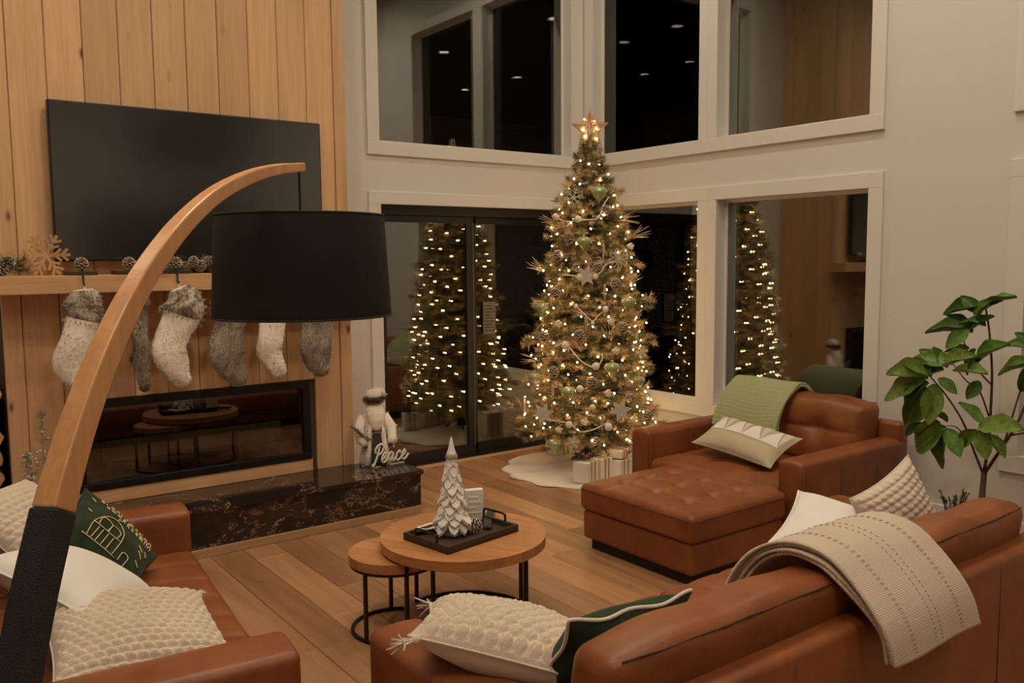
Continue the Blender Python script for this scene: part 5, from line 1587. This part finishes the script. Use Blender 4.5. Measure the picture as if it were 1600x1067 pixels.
tag(MB().box(-5.0, -4.645, -.62, -.01, 0, .045).build('firewood_shelf', 'black_metal'), 'low black metal shelf under the stacked firewood', 'shelf')

# ================================================================ tray and what stands on it
ZT = .413
tc = (V(-3.345, -2.599, 0) + V(-3.323, -2.898, 0) + V(-2.904, -2.816, 0) + V(-2.915, -2.528, 0)) / 4
ta = math.atan2(.0765, .425) * -1 + .0
ty = thing('serving_tray', 'dark wooden serving tray with black wire handles on the larger table', 'tray', (tc[0], tc[1], ZT), math.atan2(.07, .425))
tw, td = .215, .148
MB().box(-tw, tw, -td, td, 0, .010).build('tray_floor', 'dark_wood', ty)
for (a, b, c_, e) in [(-tw, tw, -td, -td + .014), (-tw, tw, td - .014, td), (-tw, -tw + .014, -td + .014, td - .014), (tw - .014, tw, -td + .014, td - .014)]:
    MB().box(a, b, c_, e, 0.0, .034).build('tray_side', 'dark_wood', ty, bevel=.002)
for s in (-1, 1):
    x = s * (tw - .007)
    MB().tube(crom([(x, -.07, .03), (x, -.07, .055), (x, -.062, .066), (x, 0, .068), (x, .062, .066), (x, .07, .055), (x, .07, .03)], 4), .0055, 8).build('handle', 'black_metal', ty, smooth=True)
def ontray(px, py, z=ZT + .011): return on(px, py, 2, z)
p = ontray(711, 836)
rt = thing('resin_tree', 'white sculpted fir tree standing on the tray', 'figurine', (p[0], p[1] + .02, ZT + .010))
MB().lathe([(.040, 0), (.043, .012), (.038, .03), (.028, .12), (.021, .24), (.011, .36), (.003, .42)], 24).build('core', 'resin_white', rt, smooth=True)
rnd = random.Random(12)
tiers = 12
for k in range(tiers):
    f = k / (tiers - 1); z = .055 + .30 * f; R = (.052 * (1 - f) + .021) * rnd.uniform(.94, 1.06); nn = int(9 - 4 * f)
    for j in range(nn):
        a = 2 * PI * (j + .5 * (k % 2)) / nn + rnd.uniform(-.12, .12); d = V(math.cos(a), math.sin(a), 0); s = V(-d[1], d[0], 0)
        w = R * PI / nn * 1.15
        p0 = d * R * .30 + V(0, 0, z + .042); p1 = d * R * .75 + V(0, 0, z + .016); p2 = d * R * rnd.uniform(1.04, 1.22) + V(0, 0, z - .018 + rnd.uniform(-.006, .006))
        vs = [p0 - s * w * .5, p0 + s * w * .5, p1 - s * w, p1 + s * w, p2 - s * w * .55, p2 + s * w * .55, p2 + d * .006 - V(0, 0, .012)]
        lo = [v - V(0, 0, .012) - d * .006 for v in vs]
        fs = [(0, 1, 3, 2), (2, 3, 5, 4), (4, 5, 6)]
        b7 = [tuple(i + 7 for i in reversed(f_)) for f_ in fs]
        rim = [0, 1, 3, 5, 6, 4, 2]
        side = [(rim[i], rim[i - 1], rim[i - 1] + 7, rim[i] + 7) for i in range(7)]
        MB().add(vs + lo, fs + b7 + side).build('bough', 'resin_white', rt, fix=True)
MB().lathe([(.030, .352), (.019, .375), (.012, .40), (.006, .43), (.001, .445)], 14).build('tip', 'resin_white', rt, smooth=True)
p = ontray(735, 806)
wb_ = thing('white_block', 'small white embossed block behind the sculpted fir tree', 'ornament', (p[0] - .02, p[1] - .06, ZT + .010), math.radians(-20))
rbox(.045, .016, .075, .006, (2, 1, 2), 2, off=(0, 0, .075)).build('slab', 'resin_white', wb_)
for k in range(4): MB().box(-.03, .03 - (k % 2) * .012, -.019, -.015, .035 + k * .025, .041 + k * .025).build('relief_line', 'resin_white', wb_)
p = ontray(738, 832); q = thing('pine_cone', 'frosted pine cone lying on the tray right of the sculpted tree', 'pine cone', (p[0], p[1], ZT + .040)); pine_cone(q, (0, 0, 0), 1.05, axis=(.6, -.5, .25), name='scales')
p = ontray(722, 826); q = thing('pine_cone', 'smaller frosted pine cone tucked against the sculpted tree', 'pine cone', (p[0] + .03, p[1] + .02, ZT + .036)); pine_cone(q, (0, 0, 0), .9, axis=(-.4, -.5, .4), name='scales')
for nme, lab, (x_, y_), rot, L in [('remote_control', 'black remote control lying at the back of the tray', (765, 808), -.75, .085), ('remote_control', 'black remote control lying nearer the front of the tray', (762, 820), -.62, .075)]:
    p = ontray(x_, y_)
    t = thing(nme, lab, 'remote control', (p[0], p[1], ZT + .011), rot)
    rbox(.020, L, .008, .006, (2, 4, 1), 2, off=(0, 0, .008)).build('case', 'plastic_black', t, smooth=True)
    for i in range(3):
        for j in range(6): MB().box(-.013 + i * .010, -.007 + i * .010, -L * .75 + j * .02, -L * .75 + j * .02 + .010, .016, .0178).build('button', 'button_grey', t)
p = ontray(672, 830)
wl = thing('white_feather_dish', 'white leaf-shaped dish lying at the left end of the tray', 'dish', (p[0], p[1] - .0, ZT + .011), math.radians(12))
def lf(u, v):
    a = 2 * u - 1; w = .036 * math.sin(PI * min(1, .04 + v * .94)) ** .7
    return ((v - .5) * .17, a * w, .008 + .014 * a * a + .012 * (v - .5) ** 2 * 4)
o = MB().grid(lf, 10, 16).build('bowl', 'resin_white', wl, smooth=True); s_ = o.modifiers.new('thick', 'SOLIDIFY'); s_.thickness = .005
MB().tube([(-.082, 0, .018), (0, 0, .010), (.084, 0, .02)], .0025, 6).build('rib', 'resin_white', wl)

# low greenery at the foot of the wall behind the sofa
tpn = thing('moss_sprig', 'small sprig of dried greenery showing above the sofa back by the wall', 'greenery', tuple(V(-.62, on(1490, 775, 0, -.62)[1], .0)))
rnd = random.Random(2); tips = []
hz = on(1490, 770, 0, -.62)[2]
for k in range(14):
    a = rnd.uniform(0, 6.28); e = V(math.cos(a) * .07, math.sin(a) * .07, hz - .02 + rnd.uniform(-.02, .04)); MB().tube([(0, 0, 0.001), (e[0] * .3, e[1] * .3, hz * .6), tuple(e)], .002, 5).build('twig', 'twig_brown', tpn); tips.append((V(e[0] * .6, e[1] * .6, hz * .85), e))
tag(needles('leaves', 'needle_dark', tips, 22, .02, .003, tpn, seed=2), kind='stuff')
